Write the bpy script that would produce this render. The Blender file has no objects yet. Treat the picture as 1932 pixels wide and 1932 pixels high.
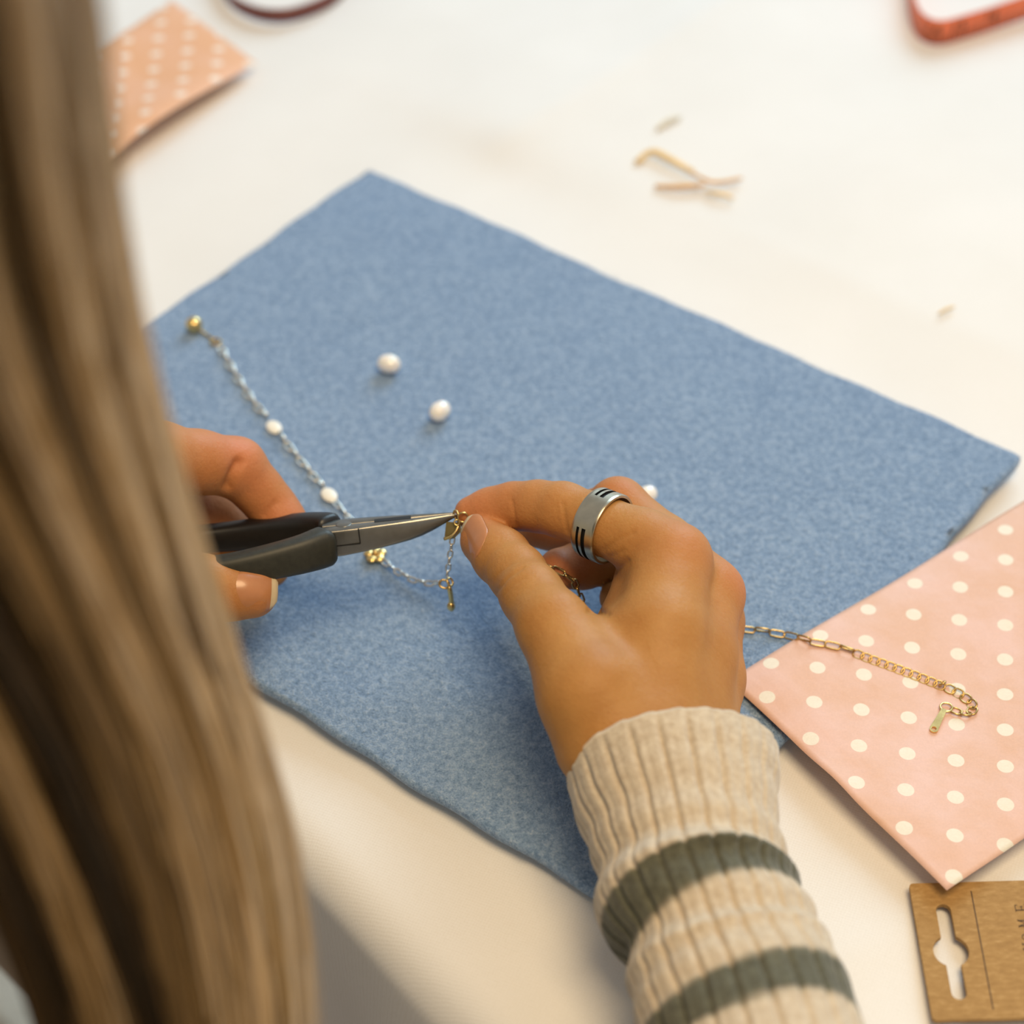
import bpy, bmesh, math, random
import numpy as np
from mathutils import Vector, Matrix
from mathutils.bvhtree import BVHTree

random.seed(7)
rng = np.random.default_rng(7)
S = bpy.context.scene
COL = S.collection

# ------------------------------------------------------------------ camera
FPX, CPX = 3535.35, 966.0                      # focal length and centre for a 1932 px frame
SC = 0.32 / 0.28                               # felt mat long side is 0.32 m
WM = np.array([[0.999678838599299, -0.025342053128280865, 0.0],
               [-0.017697033956439536, -0.6981024884871263, 0.7157791073768682],
               [-0.018139312167258052, -0.7155492267561507, -0.698326764088828]])
CAM = np.array([0.0, -0.426649288 * SC, 0.416246595 * SC])
RT, DN, FW = WM[:, 0], WM[:, 1], WM[:, 2]
cd = bpy.data.cameras.new('camera')
cam = bpy.data.objects.new('camera', cd)
COL.objects.link(cam)
cd.sensor_width = 36.0
cd.lens = FPX / 1932 * 36.0
cd.clip_start = 0.01
cam.matrix_world = Matrix(((RT[0], -DN[0], -FW[0], CAM[0]),
                           (RT[1], -DN[1], -FW[1], CAM[1]),
                           (RT[2], -DN[2], -FW[2], CAM[2]), (0, 0, 0, 1)))
cd.dof.use_dof = True
cd.dof.focus_distance = 0.588
cd.dof.aperture_fstop = 6.2
S.camera = cam

# ------------------------------------------------------------------ light
W = bpy.data.worlds.new('world')
S.world = W
W.use_nodes = True
W.node_tree.nodes['Background'].inputs[0].default_value = (1.0, 0.97, 0.93, 1)
W.node_tree.nodes['Background'].inputs[1].default_value = 0.42


def area(name, loc, target, sx, sy, power, colour):
    l = bpy.data.lights.new(name, 'AREA')
    l.shape = 'RECTANGLE'
    l.size, l.size_y, l.energy, l.color = sx, sy, power, colour
    o = bpy.data.objects.new(name, l)
    COL.objects.link(o)
    o.location = loc
    o.rotation_euler = (Vector(target) - Vector(loc)).to_track_quat('-Z', 'Y').to_euler()
    return o


area('window_daylight', (0.75, 1.55, 1.05), (0.0, 0.1, 0.0), 1.1, 1.2, 31, (0.57, 0.82, 1.0))
area('pendant_lamp', (0.22, -0.42, 1.30), (0.0, -0.15, 0.0), 0.55, 0.55, 14, (1.0, 0.74, 0.42))

S.view_settings.view_transform = 'Standard'
S.view_settings.look = 'None'
S.view_settings.gamma = 1.0
S.view_settings.exposure = -0.06
S.view_settings.use_curve_mapping = False


# ------------------------------------------------------------------ helpers
def P(px, py, z=0.0):
    """point of the plane z that the pixel looks at"""
    r = WM @ np.array([(px - CPX) / FPX, (py - CPX) / FPX, 1.0])
    return CAM + r * ((z - CAM[2]) / r[2])


def Q(px, py, d):
    """point at depth d along the pixel's ray"""
    return CAM + WM @ (np.array([(px - CPX) / FPX, (py - CPX) / FPX, 1.0]) * d)


def proj(v):
    c = (np.asarray(v) - CAM) @ WM
    return np.stack([c[..., 0] / c[..., 2] * FPX + CPX, c[..., 1] / c[..., 2] * FPX + CPX, c[..., 2]], -1)


def unit(v):
    v = np.asarray(v, float)
    return v / (np.linalg.norm(v) + 1e-12)


def mk(name, verts, faces, mat=None, parent=None, smooth=True):
    me = bpy.data.meshes.new(name)
    me.from_pydata([tuple(map(float, v)) for v in verts], [], [tuple(map(int, f)) for f in faces])
    me.update()
    if smooth:
        me.polygons.foreach_set('use_smooth', [True] * len(me.polygons))
    o = bpy.data.objects.new(name, me)
    COL.objects.link(o)
    if mat:
        for m in (mat if isinstance(mat, (list, tuple)) else [mat]):
            me.materials.append(m)
    if parent:
        o.parent = parent
    return o


def tag(o, label, cat, group=None, kind=None):
    o['label'] = label
    o['category'] = cat
    if group:
        o['group'] = group
    if kind:
        o['kind'] = kind
    return o


def empty(name, loc):
    o = bpy.data.objects.new(name, None)
    o.empty_display_size = 0.01
    COL.objects.link(o)
    o.location = tuple(loc)
    return o


def child(name, verts, faces, mat, root, smooth=True):
    """mesh in world coordinates put under an unrotated root"""
    l = np.array(root.location)
    return mk(name, np.asarray(verts, float) - l, faces, mat, root, smooth)


def spline(pts, n):
    """Catmull-Rom through rows of pts (any columns)"""
    p = np.asarray(pts, float)
    p = np.vstack([2 * p[0] - p[1], p, 2 * p[-1] - p[-2]])
    m = len(p) - 3
    out = []
    for u in np.linspace(0, m - 1e-9, n):
        i = int(u)
        t = u - i
        a, b, c, d = p[i:i + 4]
        out.append(0.5 * ((2 * b) + (c - a) * t + (2 * a - 5 * b + 4 * c - d) * t * t + (3 * b - a - 3 * c + d) * t ** 3))
    return np.array(out)


def frames(path, up=(0, 0, 1)):
    path = np.asarray(path, float)
    t = np.gradient(path, axis=0)
    t /= np.linalg.norm(t, axis=1)[:, None] + 1e-12
    u = np.asarray(up, float)
    N, B = [], []
    for k in range(len(path)):
        n = u - (u @ t[k]) * t[k]
        if np.linalg.norm(n) < 1e-6:
            n = np.cross(t[k], (1, 0, 0.3))
        n = unit(n)
        u = n
        N.append(n)
        B.append(np.cross(t[k], n))
    return t, np.array(N), np.array(B)


def tube(path, rad, sides=8, closed=False, up=(0, 0, 1), flat=1.0, caps=True):
    path = np.asarray(path, float)
    n = len(path)
    rad = np.broadcast_to(np.asarray(rad, float), (n,))
    if closed:
        t = np.roll(path, -1, 0) - np.roll(path, 1, 0)
        t /= np.linalg.norm(t, axis=1)[:, None]
        upv = np.asarray(up, float)
        N = upv - (t @ upv)[:, None] * t
        N /= np.linalg.norm(N, axis=1)[:, None]
        B = np.cross(t, N)
    else:
        t, N, B = frames(path, up)
    a = np.arange(sides) / sides * 2 * math.pi
    v = (path[:, None, :] + rad[:, None, None] * (np.cos(a)[None, :, None] * B[:, None, :]
                                                   + flat * np.sin(a)[None, :, None] * N[:, None, :])).reshape(-1, 3)
    f = []
    for k in range(n if closed else n - 1):
        k2 = (k + 1) % n
        for s in range(sides):
            s2 = (s + 1) % sides
            f.append((k * sides + s, k * sides + s2, k2 * sides + s2, k2 * sides + s))
    if caps and not closed:
        f.append(tuple(range(sides - 1, -1, -1)))
        f.append(tuple((n - 1) * sides + s for s in range(sides)))
    return v, f


def merge(parts):
    V, F, o = [], [], 0
    for v, f in parts:
        V.append(np.asarray(v, float))
        F += [tuple(i + o for i in q) for q in f]
        o += len(v)
    return np.vstack(V), F


def grid_faces(nu, nv, off=0, flip=False):
    f = []
    for i in range(nu - 1):
        for j in range(nv - 1):
            q = (off + i * nv + j, off + (i + 1) * nv + j, off + (i + 1) * nv + j + 1, off + i * nv + j + 1)
            f.append(q[::-1] if flip else q)
    return f


def rings(R, closed_u=True, cap0=True, cap1=True):
    """R: (n, m, 3) rings lofted along n"""
    n, m, _ = R.shape
    f = []
    for k in range(n - 1):
        for s in range(m):
            s2 = (s + 1) % m
            f.append((k * m + s, k * m + s2, (k + 1) * m + s2, (k + 1) * m + s))
    if cap0:
        f.append(tuple(range(m - 1, -1, -1)))
    if cap1:
        f.append(tuple((n - 1) * m + s for s in range(m)))
    return R.reshape(-1, 3), f


def fix_normals(o):
    bm = bmesh.new()
    bm.from_mesh(o.data)
    bmesh.ops.recalc_face_normals(bm, faces=bm.faces)
    bm.to_mesh(o.data)
    bm.free()


# ------------------------------------------------------------------ materials
class NT:
    def __init__(self, name):
        self.m = bpy.data.materials.new(name)
        self.m.use_nodes = True
        self.t = self.m.node_tree
        self.b = self.t.nodes['Principled BSDF']

    def n(self, typ, **kw):
        x = self.t.nodes.new(typ)
        for k, v in kw.items():
            if k.startswith('i_'):
                key = k[2:]
                key = int(key) if key.isdigit() else key.replace('_', ' ')
                x.inputs[key].default_value = v
            else:
                setattr(x, k, v)
        return x

    def l(self, a, b):
        self.t.links.new(a, b)

    def set(self, **kw):
        for k, v in kw.items():
            self.b.inputs[k.replace('_', ' ')].default_value = v
        return self

    def noise(self, scale, detail=3, rough=0.6, coord='Object', stretch=None):
        tc = self.n('ShaderNodeTexCoord')
        src = tc.outputs[coord]
        if stretch:
            mp = self.n('ShaderNodeMapping')
            mp.inputs['Scale'].default_value = stretch
            self.l(src, mp.inputs[0])
            src = mp.outputs[0]
        nz = self.n('ShaderNodeTexNoise', i_Scale=scale, i_Detail=detail, i_Roughness=rough)
        self.l(src, nz.inputs['Vector'])
        return nz.outputs['Fac']

    def ramp(self, fac, stops):
        r = self.n('ShaderNodeValToRGB')
        e = r.color_ramp.elements
        while len(e) < len(stops):
            e.new(0.5)
        for k, (p, c) in enumerate(stops):
            e[k].position = p
            e[k].color = (*c, 1)
        self.l(fac, r.inputs[0])
        return r.outputs[0]

    def bump(self, h, strength, dist, prev=None):
        b = self.n('ShaderNodeBump')
        b.inputs['Strength'].default_value = strength
        b.inputs['Distance'].default_value = dist
        self.l(h, b.inputs['Height'])
        if prev is not None:
            self.l(prev, b.inputs['Normal'])
        return b.outputs[0]

    def mix(self, fac, a, b, typ='MIX'):
        m = self.n('ShaderNodeMix', data_type='RGBA', blend_type=typ)
        for sock, v in ((m.inputs['Factor'], fac), (m.inputs[6], a), (m.inputs[7], b)):
            if isinstance(v, (int, float)):
                sock.default_value = v
            elif isinstance(v, tuple):
                sock.default_value = (*v, 1)
            else:
                self.l(v, sock)
        return m.outputs[2]

    def math(self, op, a, b=0.0):
        m = self.n('ShaderNodeMath', operation=op)
        for k, v in enumerate((a, b)):
            if isinstance(v, (int, float)):
                m.inputs[k].default_value = v
            else:
                self.l(v, m.inputs[k])
        return m.outputs[0]


def m_metal(name, col, rough=0.25, var=0.15):
    m = NT(name).set(Metallic=1.0)
    nz = m.noise(250, 2)
    c = m.ramp(nz, [(0.3, tuple(x * (1 - var) for x in col)), (0.7, col)])
    m.l(c, m.b.inputs['Base Color'])
    r = m.math('MULTIPLY_ADD', nz, 0.1)
    m.t.nodes[-1].inputs[2].default_value = rough - 0.05
    m.l(r, m.b.inputs['Roughness'])
    return m.m


def m_cloth():
    m = NT('woven_cotton_cloth').set(Roughness=0.85, Sheen_Weight=0.15)
    tc = m.n('ShaderNodeTexCoord')
    mp = m.n('ShaderNodeMapping')
    mp.inputs['Rotation'].default_value = (0, 0, math.radians(25))
    m.l(tc.outputs['Object'], mp.inputs[0])
    hs = []
    for d, sc in (('X', 330), ('Y', 330)):
        w = m.n('ShaderNodeTexWave', bands_direction=d)
        w.inputs['Scale'].default_value = sc
        w.inputs['Distortion'].default_value = 3.0
        w.inputs['Detail'].default_value = 2
        m.l(mp.outputs[0], w.inputs[0])
        hs.append(w.outputs['Fac'])
    h = m.math('ADD', m.math('MULTIPLY', m.math('ADD', hs[0], hs[1]), 0.45), m.math('MULTIPLY', m.noise(1000, 2, 0.6), 1.1))
    big = m.noise(9, 3)
    col = m.ramp(big, [(0.3, (0.78, 0.765, 0.75)), (0.7, (0.83, 0.82, 0.815))])
    fine = m.ramp(m.math('MULTIPLY', h, 0.5), [(0.15, (0.94, 0.93, 0.91)), (0.6, (1, 1, 1))])
    m.l(m.mix(1.0, col, fine, 'MULTIPLY'), m.b.inputs['Base Color'])
    m.l(m.bump(h, 0.22, 0.0002), m.b.inputs['Normal'])
    return m.m


def m_felt():
    m = NT('blue_felt').set(Roughness=0.95, Sheen_Weight=0.35, Sheen_Roughness=0.5)
    m.b.inputs['Sheen Tint'].default_value = (0.75, 0.85, 1.0, 1)
    a = m.noise(500, 4, 0.7)
    b = m.noise(1500, 2, 0.6)
    c = m.noise(28, 3, 0.6)
    s = m.math('ADD', m.math('MULTIPLY', a, 0.6), m.math('MULTIPLY', b, 0.4))
    col = m.ramp(s, [(0.32, (0.085, 0.165, 0.30)), (0.50, (0.21, 0.32, 0.50)), (0.68, (0.39, 0.50, 0.66))])
    big = m.ramp(c, [(0.3, (0.90, 0.92, 0.95)), (0.7, (1, 1, 1))])
    m.l(m.mix(1.0, col, big, 'MULTIPLY'), m.b.inputs['Base Color'])
    m.l(m.bump(s, 0.9, 0.0013), m.b.inputs['Normal'])
    return m.m


def m_dots(name, c1, c2, dot, pitch=0.0152, rad=0.00262):
    m = NT(name).set(Roughness=0.55)
    tc = m.n('ShaderNodeTexCoord')
    mp = m.n('ShaderNodeMapping')
    mp.inputs['Scale'].default_value = (1 / pitch, 1 / pitch, 1)
    mp.inputs['Location'].default_value = (0.5, 0.5, 0)
    m.l(tc.outputs['Object'], mp.inputs[0])
    sx = m.n('ShaderNodeSeparateXYZ')
    m.l(mp.outputs[0], sx.inputs[0])
    q = []
    for k in (0, 1):
        fr = m.math('FLOORED_MODULO', sx.outputs[k], 1.0)
        d = m.math('SUBTRACT', fr, 0.5)
        q.append(m.math('MULTIPLY', d, d))
    dist = m.math('SQRT', m.math('ADD', q[0], q[1]))
    e = rad / pitch
    mr = m.n('ShaderNodeMapRange')
    mr.inputs['From Min'].default_value = e - 0.008
    mr.inputs['From Max'].default_value = e + 0.008
    mr.inputs['To Min'].default_value = 1
    mr.inputs['To Max'].default_value = 0
    m.l(dist, mr.inputs[0])
    base = m.ramp(m.noise(38, 3, 0.55), [(0.38, c1), (0.62, c2)])
    grain = m.ramp(m.noise(1400, 2), [(0.3, (0.93, 0.93, 0.93)), (0.7, (1, 1, 1))])
    col = m.mix(mr.outputs[0], base, dot)
    m.l(m.mix(1.0, col, grain, 'MULTIPLY'), m.b.inputs['Base Color'])
    m.l(m.bump(m.noise(60, 3), 0.25, 0.002), m.b.inputs['Normal'])
    return m.m


def m_kraft():
    m = NT('kraft_card').set(Roughness=0.8)
    a = m.noise(260, 5, 0.7, stretch=(1, 2.5, 1))
    col = m.ramp(a, [(0.3, (0.30, 0.165, 0.048)), (0.55, (0.38, 0.22, 0.072)), (0.75, (0.49, 0.31, 0.125))])
    m.l(col, m.b.inputs['Base Color'])
    m.l(m.bump(a, 0.15, 0.0003), m.b.inputs['Normal'])
    return m.m


def m_plain(name, col, rough=0.6, var=0.12, scale=300, **kw):
    m = NT(name).set(Roughness=rough, **kw)
    c = m.ramp(m.noise(scale, 3), [(0.3, tuple(x * (1 - var) for x in col)), (0.7, tuple(min(1, x * (1 + var)) for x in col))])
    m.l(c, m.b.inputs['Base Color'])
    return m.m


def m_skin():
    m = NT('skin').set(Roughness=0.5, Subsurface_Weight=0.18, Subsurface_Scale=0.004)
    m.b.inputs['Subsurface Radius'].default_value = (1.0, 0.35, 0.2)
    m.b.inputs['Specular IOR Level'].default_value = 0.25
    at = m.n('ShaderNodeAttribute', attribute_name='blush')
    base = m.ramp(m.noise(55, 4, 0.6), [(0.3, (0.415, 0.19, 0.052)), (0.7, (0.485, 0.245, 0.075))])
    fine = m.ramp(m.noise(1300, 2), [(0.3, (0.94, 0.92, 0.91)), (0.7, (1, 1, 1))])
    c = m.mix(at.outputs['Fac'], base, (0.60, 0.20, 0.10))
    m.l(m.mix(1.0, c, fine, 'MULTIPLY'), m.b.inputs['Base Color'])
    n1 = m.bump(m.noise(1100, 3, 0.65), 0.28, 0.0006)
    n2 = m.bump(m.noise(260, 3, 0.6, stretch=(1, 1, 1)), 0.22, 0.0012, n1)
    m.l(n2, m.b.inputs['Normal'])
    return m.m


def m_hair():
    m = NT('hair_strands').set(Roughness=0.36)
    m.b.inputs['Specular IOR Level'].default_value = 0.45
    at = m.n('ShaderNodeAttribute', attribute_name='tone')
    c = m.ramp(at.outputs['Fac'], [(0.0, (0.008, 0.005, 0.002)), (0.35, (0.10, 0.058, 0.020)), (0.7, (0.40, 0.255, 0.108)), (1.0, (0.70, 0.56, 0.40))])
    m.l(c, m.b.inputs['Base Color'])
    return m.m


def m_knit():
    m = NT('ribbed_knit').set(Roughness=0.9, Sheen_Weight=0.25)
    at = m.n('ShaderNodeAttribute', attribute_name='stripe')
    a = m.noise(420, 4, 0.7)
    cream = m.ramp(a, [(0.3, (0.47, 0.375, 0.27)), (0.7, (0.64, 0.555, 0.43))])
    green = m.ramp(a, [(0.3, (0.06, 0.058, 0.036)), (0.7, (0.125, 0.125, 0.085))])
    m.l(m.mix(at.outputs['Fac'], cream, green), m.b.inputs['Base Color'])
    n1 = m.bump(m.noise(1100, 2), 0.35, 0.0006)
    m.l(m.bump(a, 0.3, 0.0008, n1), m.b.inputs['Normal'])
    return m.m


M = dict(
    cloth=m_cloth(), felt=m_felt(),
    pink=m_dots('pink_dotted_paper', (0.71, 0.44, 0.315), (0.755, 0.50, 0.42), (0.80, 0.74, 0.62)),
    orange=m_dots('orange_dotted_paper', (0.80, 0.44, 0.25), (0.83, 0.48, 0.31), (0.90, 0.78, 0.68)),
    kraft=m_kraft(), skin=m_skin(), hair=m_hair(), knit=m_knit(),
    steel=m_metal('plier_steel', (0.30, 0.285, 0.25), 0.30),
    ring=m_metal('ring_steel', (0.54, 0.49, 0.38), 0.30),
    silver=m_metal('silver_chain', (0.88, 0.85, 0.76), 0.25),
    brass=m_metal('antique_gold', (0.60, 0.40, 0.15), 0.28),
    dark_gold=m_metal('dark_gold', (0.22, 0.17, 0.07), 0.3),
    gold=m_metal('bright_gold', (0.86, 0.63, 0.26), 0.26),
    rubber=m_plain('olive_black_rubber', (0.026, 0.026, 0.018), 0.5, 0.2, 500),
    rubber_black=m_plain('black_rubber', (0.008, 0.008, 0.009), 0.4, 0.2, 500),
    black=m_plain('black_recess', (0.004, 0.004, 0.004), 0.6),
    ink=m_plain('dark_brown_ink', (0.05, 0.025, 0.01), 0.7),
    pearl=m_plain('pearl', (0.88, 0.86, 0.82), 0.22, 0.03, 200, Coat_Weight=0.6, Subsurface_Weight=0.2, Subsurface_Scale=0.002),
    shell=m_plain('pale_shell', (0.88, 0.85, 0.76), 0.3, 0.05, 200),
    tape=m_plain('orange_tape', (0.72, 0.17, 0.075), 0.5, 0.1, 60),
    backlit=m_plain('backlit_tape', (0.17, 0.05, 0.04), 0.5, 0.15, 60),  # orange tape seen against the light; its shade is painted as dark red
    straw=m_plain('pale_gold_clipping', (0.80, 0.56, 0.24), 0.5, 0.15, 300),
    straw2=m_plain('amber_clipping', (0.68, 0.37, 0.10), 0.5, 0.15, 300),
    nail=m_plain('nail_plate', (0.48, 0.205, 0.085), 0.3, 0.06, 200, Coat_Weight=0.15),
    nail_tip=m_plain('nail_free_edge', (0.66, 0.53, 0.34), 0.35, 0.05, 200),
)

# ------------------------------------------------------------------ floor
fm = NT('oak_floor').set(Roughness=0.5)
fm.l(fm.ramp(fm.noise(6, 5, 0.6, stretch=(1, 14, 1)), [(0.3, (0.17, 0.10, 0.05)), (0.7, (0.28, 0.17, 0.09))]), fm.b.inputs['Base Color'])
fl = mk('floor', [(-3, -3, -0.75), (3, -3, -0.75), (3, 3, -0.75), (-3, 3, -0.75), (-3, -3, -0.8), (3, -3, -0.8), (3, 3, -0.8), (-3, 3, -0.8)],
        [(0, 1, 2, 3), (7, 6, 5, 4), (0, 4, 5, 1), (1, 5, 6, 2), (2, 6, 7, 3), (3, 7, 4, 0)], fm.m, smooth=False)
fl['kind'] = 'structure'
fl['label'] = 'brown wooden floor below the table'

# ------------------------------------------------------------------ tablecloth
EDGE_P = P(735, 1786, 0)
EA = math.radians(-50)
E1 = np.array([math.cos(EA), math.sin(EA), 0])          # along the table's near edge
E2 = np.array([-math.sin(EA), math.cos(EA), 0])         # into the table
CA = P(1370, 0, 0)
CB = P(850, 330, 0)
CN = unit(np.cross(np.array([0, 0, 1.0]), CB - CA))


def cloth_h(x, y):
    w = 0.0007 * np.sin(23 * x + 5 * y + 1) + 0.0006 * np.sin(17 * y - 9 * x) + 0.0004 * np.sin(61 * x - 38 * y)
    d = (x - CA[0]) * CN[0] + (y - CA[1]) * CN[1]
    al = ((x - CA[0]) * (CB - CA)[0] + (y - CA[1]) * (CB - CA)[1]) / np.dot(CB - CA, CB - CA)
    w = w + 0.0075 * np.exp(-np.abs(d) / 0.045) / (1 + np.exp(np.clip((al - 0.86) / 0.035, -40, 40)))
    # ironed folds near the sleeve and across the far corner
    for (a, b, hh, ww) in ((P(1560, 1818), P(1720, 1735), 0.0016, 0.012), (P(1930, 660), P(1500, 470), 0.0018, 0.03)):
        n = unit(np.cross(np.array([0, 0, 1.0]), b - a))
        dd = (x - a[0]) * n[0] + (y - a[1]) * n[1]
        along = ((x - a[0]) * (b - a)[0] + (y - a[1]) * (b - a)[1]) / np.dot(b - a, b - a)
        w = w + hh * np.exp(-np.abs(dd) / ww) * np.exp(-((along - 0.5) / 1.1) ** 2)
    # keep the cloth under the felt mat and the papers
    return w - 0.0045 + 0.0


us = np.linspace(-0.75, 0.75, 300)
vs = np.concatenate([np.linspace(-0.34, -0.02, 14), np.linspace(-0.018, 0.02, 14), np.linspace(0.026, 0.98, 190)])
V = []
for u in us:
    for v in vs:
        r = 0.015
        if v >= r:
            q = EDGE_P + u * E1 + v * E2
            V.append((q[0], q[1], cloth_h(q[0], q[1])))
        else:
            arc = (r - v)
            if arc < r * math.pi / 2:
                a = arc / r
                dv, dz = r - r * math.sin(a), -r + r * math.cos(a)
            else:
                dv, dz = 0.0, -r - (arc - r * math.pi / 2)
            q = EDGE_P + u * E1 + dv * E2
            fl = min(1.0, max(0, arc - r) / 0.1)
            q = q - E2 * fl * 0.008 * (1 + math.sin(u * 40))
            V.append((q[0], q[1], cloth_h(q[0], q[1]) + dz))
cl = mk('tablecloth', V, grid_faces(len(us), len(vs), 0), M['cloth'])
md = cl.modifiers.new('thickness', 'SOLIDIFY')
md.thickness = 0.0012
md.offset = -1
tag(cl, 'white woven cotton cloth spread over the whole work table', 'tablecloth')

# the table that carries the cloth
tb_root = empty('work_table', EDGE_P + E2 * 0.5 + np.array([0, 0, -0.75]))
tag(tb_root, 'wooden work table hidden under the white tablecloth', 'table')


def slab(name, u0, u1, v0, v1, z0, z1):
    q = [EDGE_P + E1 * u + E2 * v + np.array([0, 0, z]) for u in (u0, u1) for v in (v0, v1) for z in (z0, z1)]
    o = child(name, q, [(0, 1, 3, 2), (4, 6, 7, 5), (0, 4, 5, 1), (2, 3, 7, 6), (0, 2, 6, 4), (1, 5, 7, 3)], fm.m, tb_root, smooth=False)
    fix_normals(o)


slab('tabletop', -0.74, 0.74, 0.022, 0.97, -0.042, -0.0125)
for lu in (-0.70, 0.64):
    for lv in (0.06, 0.88):
        slab('leg', lu, lu + 0.06, lv, lv + 0.06, -0.75, -0.042)

# ------------------------------------------------------------------ felt mat
T_, R_, B_, L_ = P(695, 320, 0.002), P(1925, 862, 0.002), P(1193, 1733, 0.002), P(-135, 904, 0.002)
mu, mv = unit(R_ - T_), unit(L_ - T_)
ml, mw = np.linalg.norm(R_ - T_), np.linalg.norm(L_ - T_)
MAT_TOP = 0.0030


def felt_mat():
    nu, nv = 161, 127
    h = 0.0034
    V, F = [], []
    prof = [(0.0, -0.0004), (0.0006, 0.35 * h), (0.0002, 0.75 * h), (-0.0007, h)]

    def out(i, j, inset):
        a = i / (nu - 1) * ml
        b = j / (nv - 1) * mw
        a = min(max(a, -inset), ml + inset) if inset < 0 else a
        w1 = 0.0005 * math.sin(a * 60) + 0.0004 * math.sin(a * 190 + 1)
        w2 = 0.0005 * math.sin(b * 70 + 2) + 0.0004 * math.sin(b * 210)
        da = (-inset + w2) if i == 0 else (inset + w2 if i == nu - 1 else 0)
        db = (-inset + w1) if j == 0 else (inset + w1 if j == nv - 1 else 0)
        if (i in (0, nu - 1)) and (j in (0, nv - 1)):
            da += 0.0006 * (1 if i == 0 else -1)
            db += 0.0006 * (1 if j == 0 else -1)
        return T_ + mu * (a + da) + mv * (b + db)
    for i in range(nu):
        for j in range(nv):
            q = out(i, j, -0.0007 if (i in (0, nu - 1) or j in (0, nv - 1)) else 0)
            a, b = i / (nu - 1) * ml, j / (nv - 1) * mw
            z = MAT_TOP + 0.00025 * math.sin(a * 31 + 2 * math.sin(b * 17)) + 0.0002 * math.sin(b * 47)
            V.append((q[0], q[1], z))
    F += grid_faces(nu, nv, 0, flip=True)
    loop = [(i, 0) for i in range(nu)] + [(nu - 1, j) for j in range(1, nv)] + [(i, nv - 1) for i in range(nu - 2, -1, -1)] + [(0, j) for j in range(nv - 2, 0, -1)]
    prev = [i * nv + j for i, j in loop]
    for ins, z in ((0.0, MAT_TOP - 0.0008), (0.0004, MAT_TOP - 0.0018), (0.0002, MAT_TOP - 0.0034)):
        cur = []
        for i, j in loop:
            q = out(i, j, ins)
            cur.append(len(V))
            V.append((q[0], q[1], z))
        n = len(loop)
        for k in range(n):
            F.append((prev[k], prev[(k + 1) % n], cur[(k + 1) % n], cur[k]))
        prev = cur
    F.append(tuple(prev))
    o = mk('felt_mat', V, F, M['felt'])
    fix_normals(o)
    return tag(o, 'blue felt beading mat lying under both hands', 'mat')


mat_o = felt_mat()
# loose pile along the surface and the cut edge
FV, FF = [], []
for k in range(16000):
    if k < 12000:
        a, b = rng.uniform(0.001, ml - 0.001), rng.uniform(0.001, mw - 0.001)
        q = T_ + mu * a + mv * b
        q[2] = MAT_TOP - 0.0001
        d = unit([rng.normal(), rng.normal(), 0.8]) * rng.uniform(0.0006, 0.0013)
    else:
        s = rng.uniform(0, 2 * (ml + mw))
        if s < ml:
            q, nrm = T_ + mu * s, -mv
        elif s < ml + mw:
            q, nrm = T_ + mu * ml + mv * (s - ml), mu
        elif s < 2 * ml + mw:
            q, nrm = T_ + mu * (s - ml - mw) + mv * mw, mv
        else:
            q, nrm = T_ + mv * (s - 2 * ml - mw), -mu
        q = q.copy()
        q[2] = MAT_TOP - rng.uniform(0.0002, 0.0022)
        d = unit(nrm + rng.normal(size=3) * 0.7) * rng.uniform(0.0007, 0.0017)
    s = unit(np.cross(d, [0.3, 0.2, 0.9])) * 0.00007
    o = len(FV)
    FV += [q - s, q + s, q + d]
    FF.append((o, o + 1, o + 2))
pile = mk('felt_pile', FV, FF, M['felt'], mat_o)
pile['kind'] = 'stuff'


# ------------------------------------------------------------------ dotted paper bags
def paper_bag(name, mat, corner, eu, lu, ev, lv, zf, anchor, ang, label, nu=70, nv=60, gap=0.0007):
    root_rot = Matrix.Rotation(ang, 3, 'Z')
    inv = np.array(root_rot.inverted())
    V = []
    for lay in (0, 1):
        for i in range(nu):
            for j in range(nv):
                a, b = i / (nu - 1), j / (nv - 1)
                q = np.array(corner) + eu * (a * lu) + ev * (b * lv)
                edge = min(1, min(a, 1 - a) * 14) * min(1, min(b, 1 - b) * 12)
                z = zf(a * lu, b * lv) + (gap * (0.15 + edge) if lay == 0 else 0)
                V.append(inv @ (np.array([q[0], q[1], z]) - anchor))
    n = nu * nv
    F = grid_faces(nu, nv, 0) + grid_faces(nu, nv, n, flip=True)
    loop = [(i, 0) for i in range(nu)] + [(nu - 1, j) for j in range(1, nv)] + [(i, nv - 1) for i in range(nu - 2, -1, -1)] + [(0, j) for j in range(nv - 2, 0, -1)]
    ids = [i * nv + j for i, j in loop]
    for k in range(len(ids)):
        a, b = ids[k], ids[(k + 1) % len(ids)]
        F.append((a, b, b + n, a + n))
    o = mk(name, V, F, mat)
    fix_normals(o)
    o.location = anchor
    o.rotation_euler = (0, 0, ang)
    return tag(o, label, 'paper bag', 'polka dot paper bags')


KZ = 0.0050
K0, K1, K2 = P(1373, 1283, 0.0045), P(1786, 1681, 0.0062), P(1932, 945, 0.0045)
pe_u = unit((K2 - K0) * [1, 1, 0])
pe_v = unit((K1 - K0) * [1, 1, 0])
plv = np.linalg.norm((K1 - K0)[:2])


def zpink(a, b):
    z = 0.0040 + 0.0006 * math.sin(a * 60 + b * 25) + 0.0004 * math.sin(b * 90)
    z += 0.0010 * math.exp(-(a / 0.020) ** 2) * min(1, b / 0.03)          # raised open edge
    z += 0.0010 * max(0, b / plv) ** 2
    z += 0.0016 * math.exp(-((b - 0.052) / 0.010) ** 2) * math.exp(-(a / 0.005) ** 2)   # buckle
    return z


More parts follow.
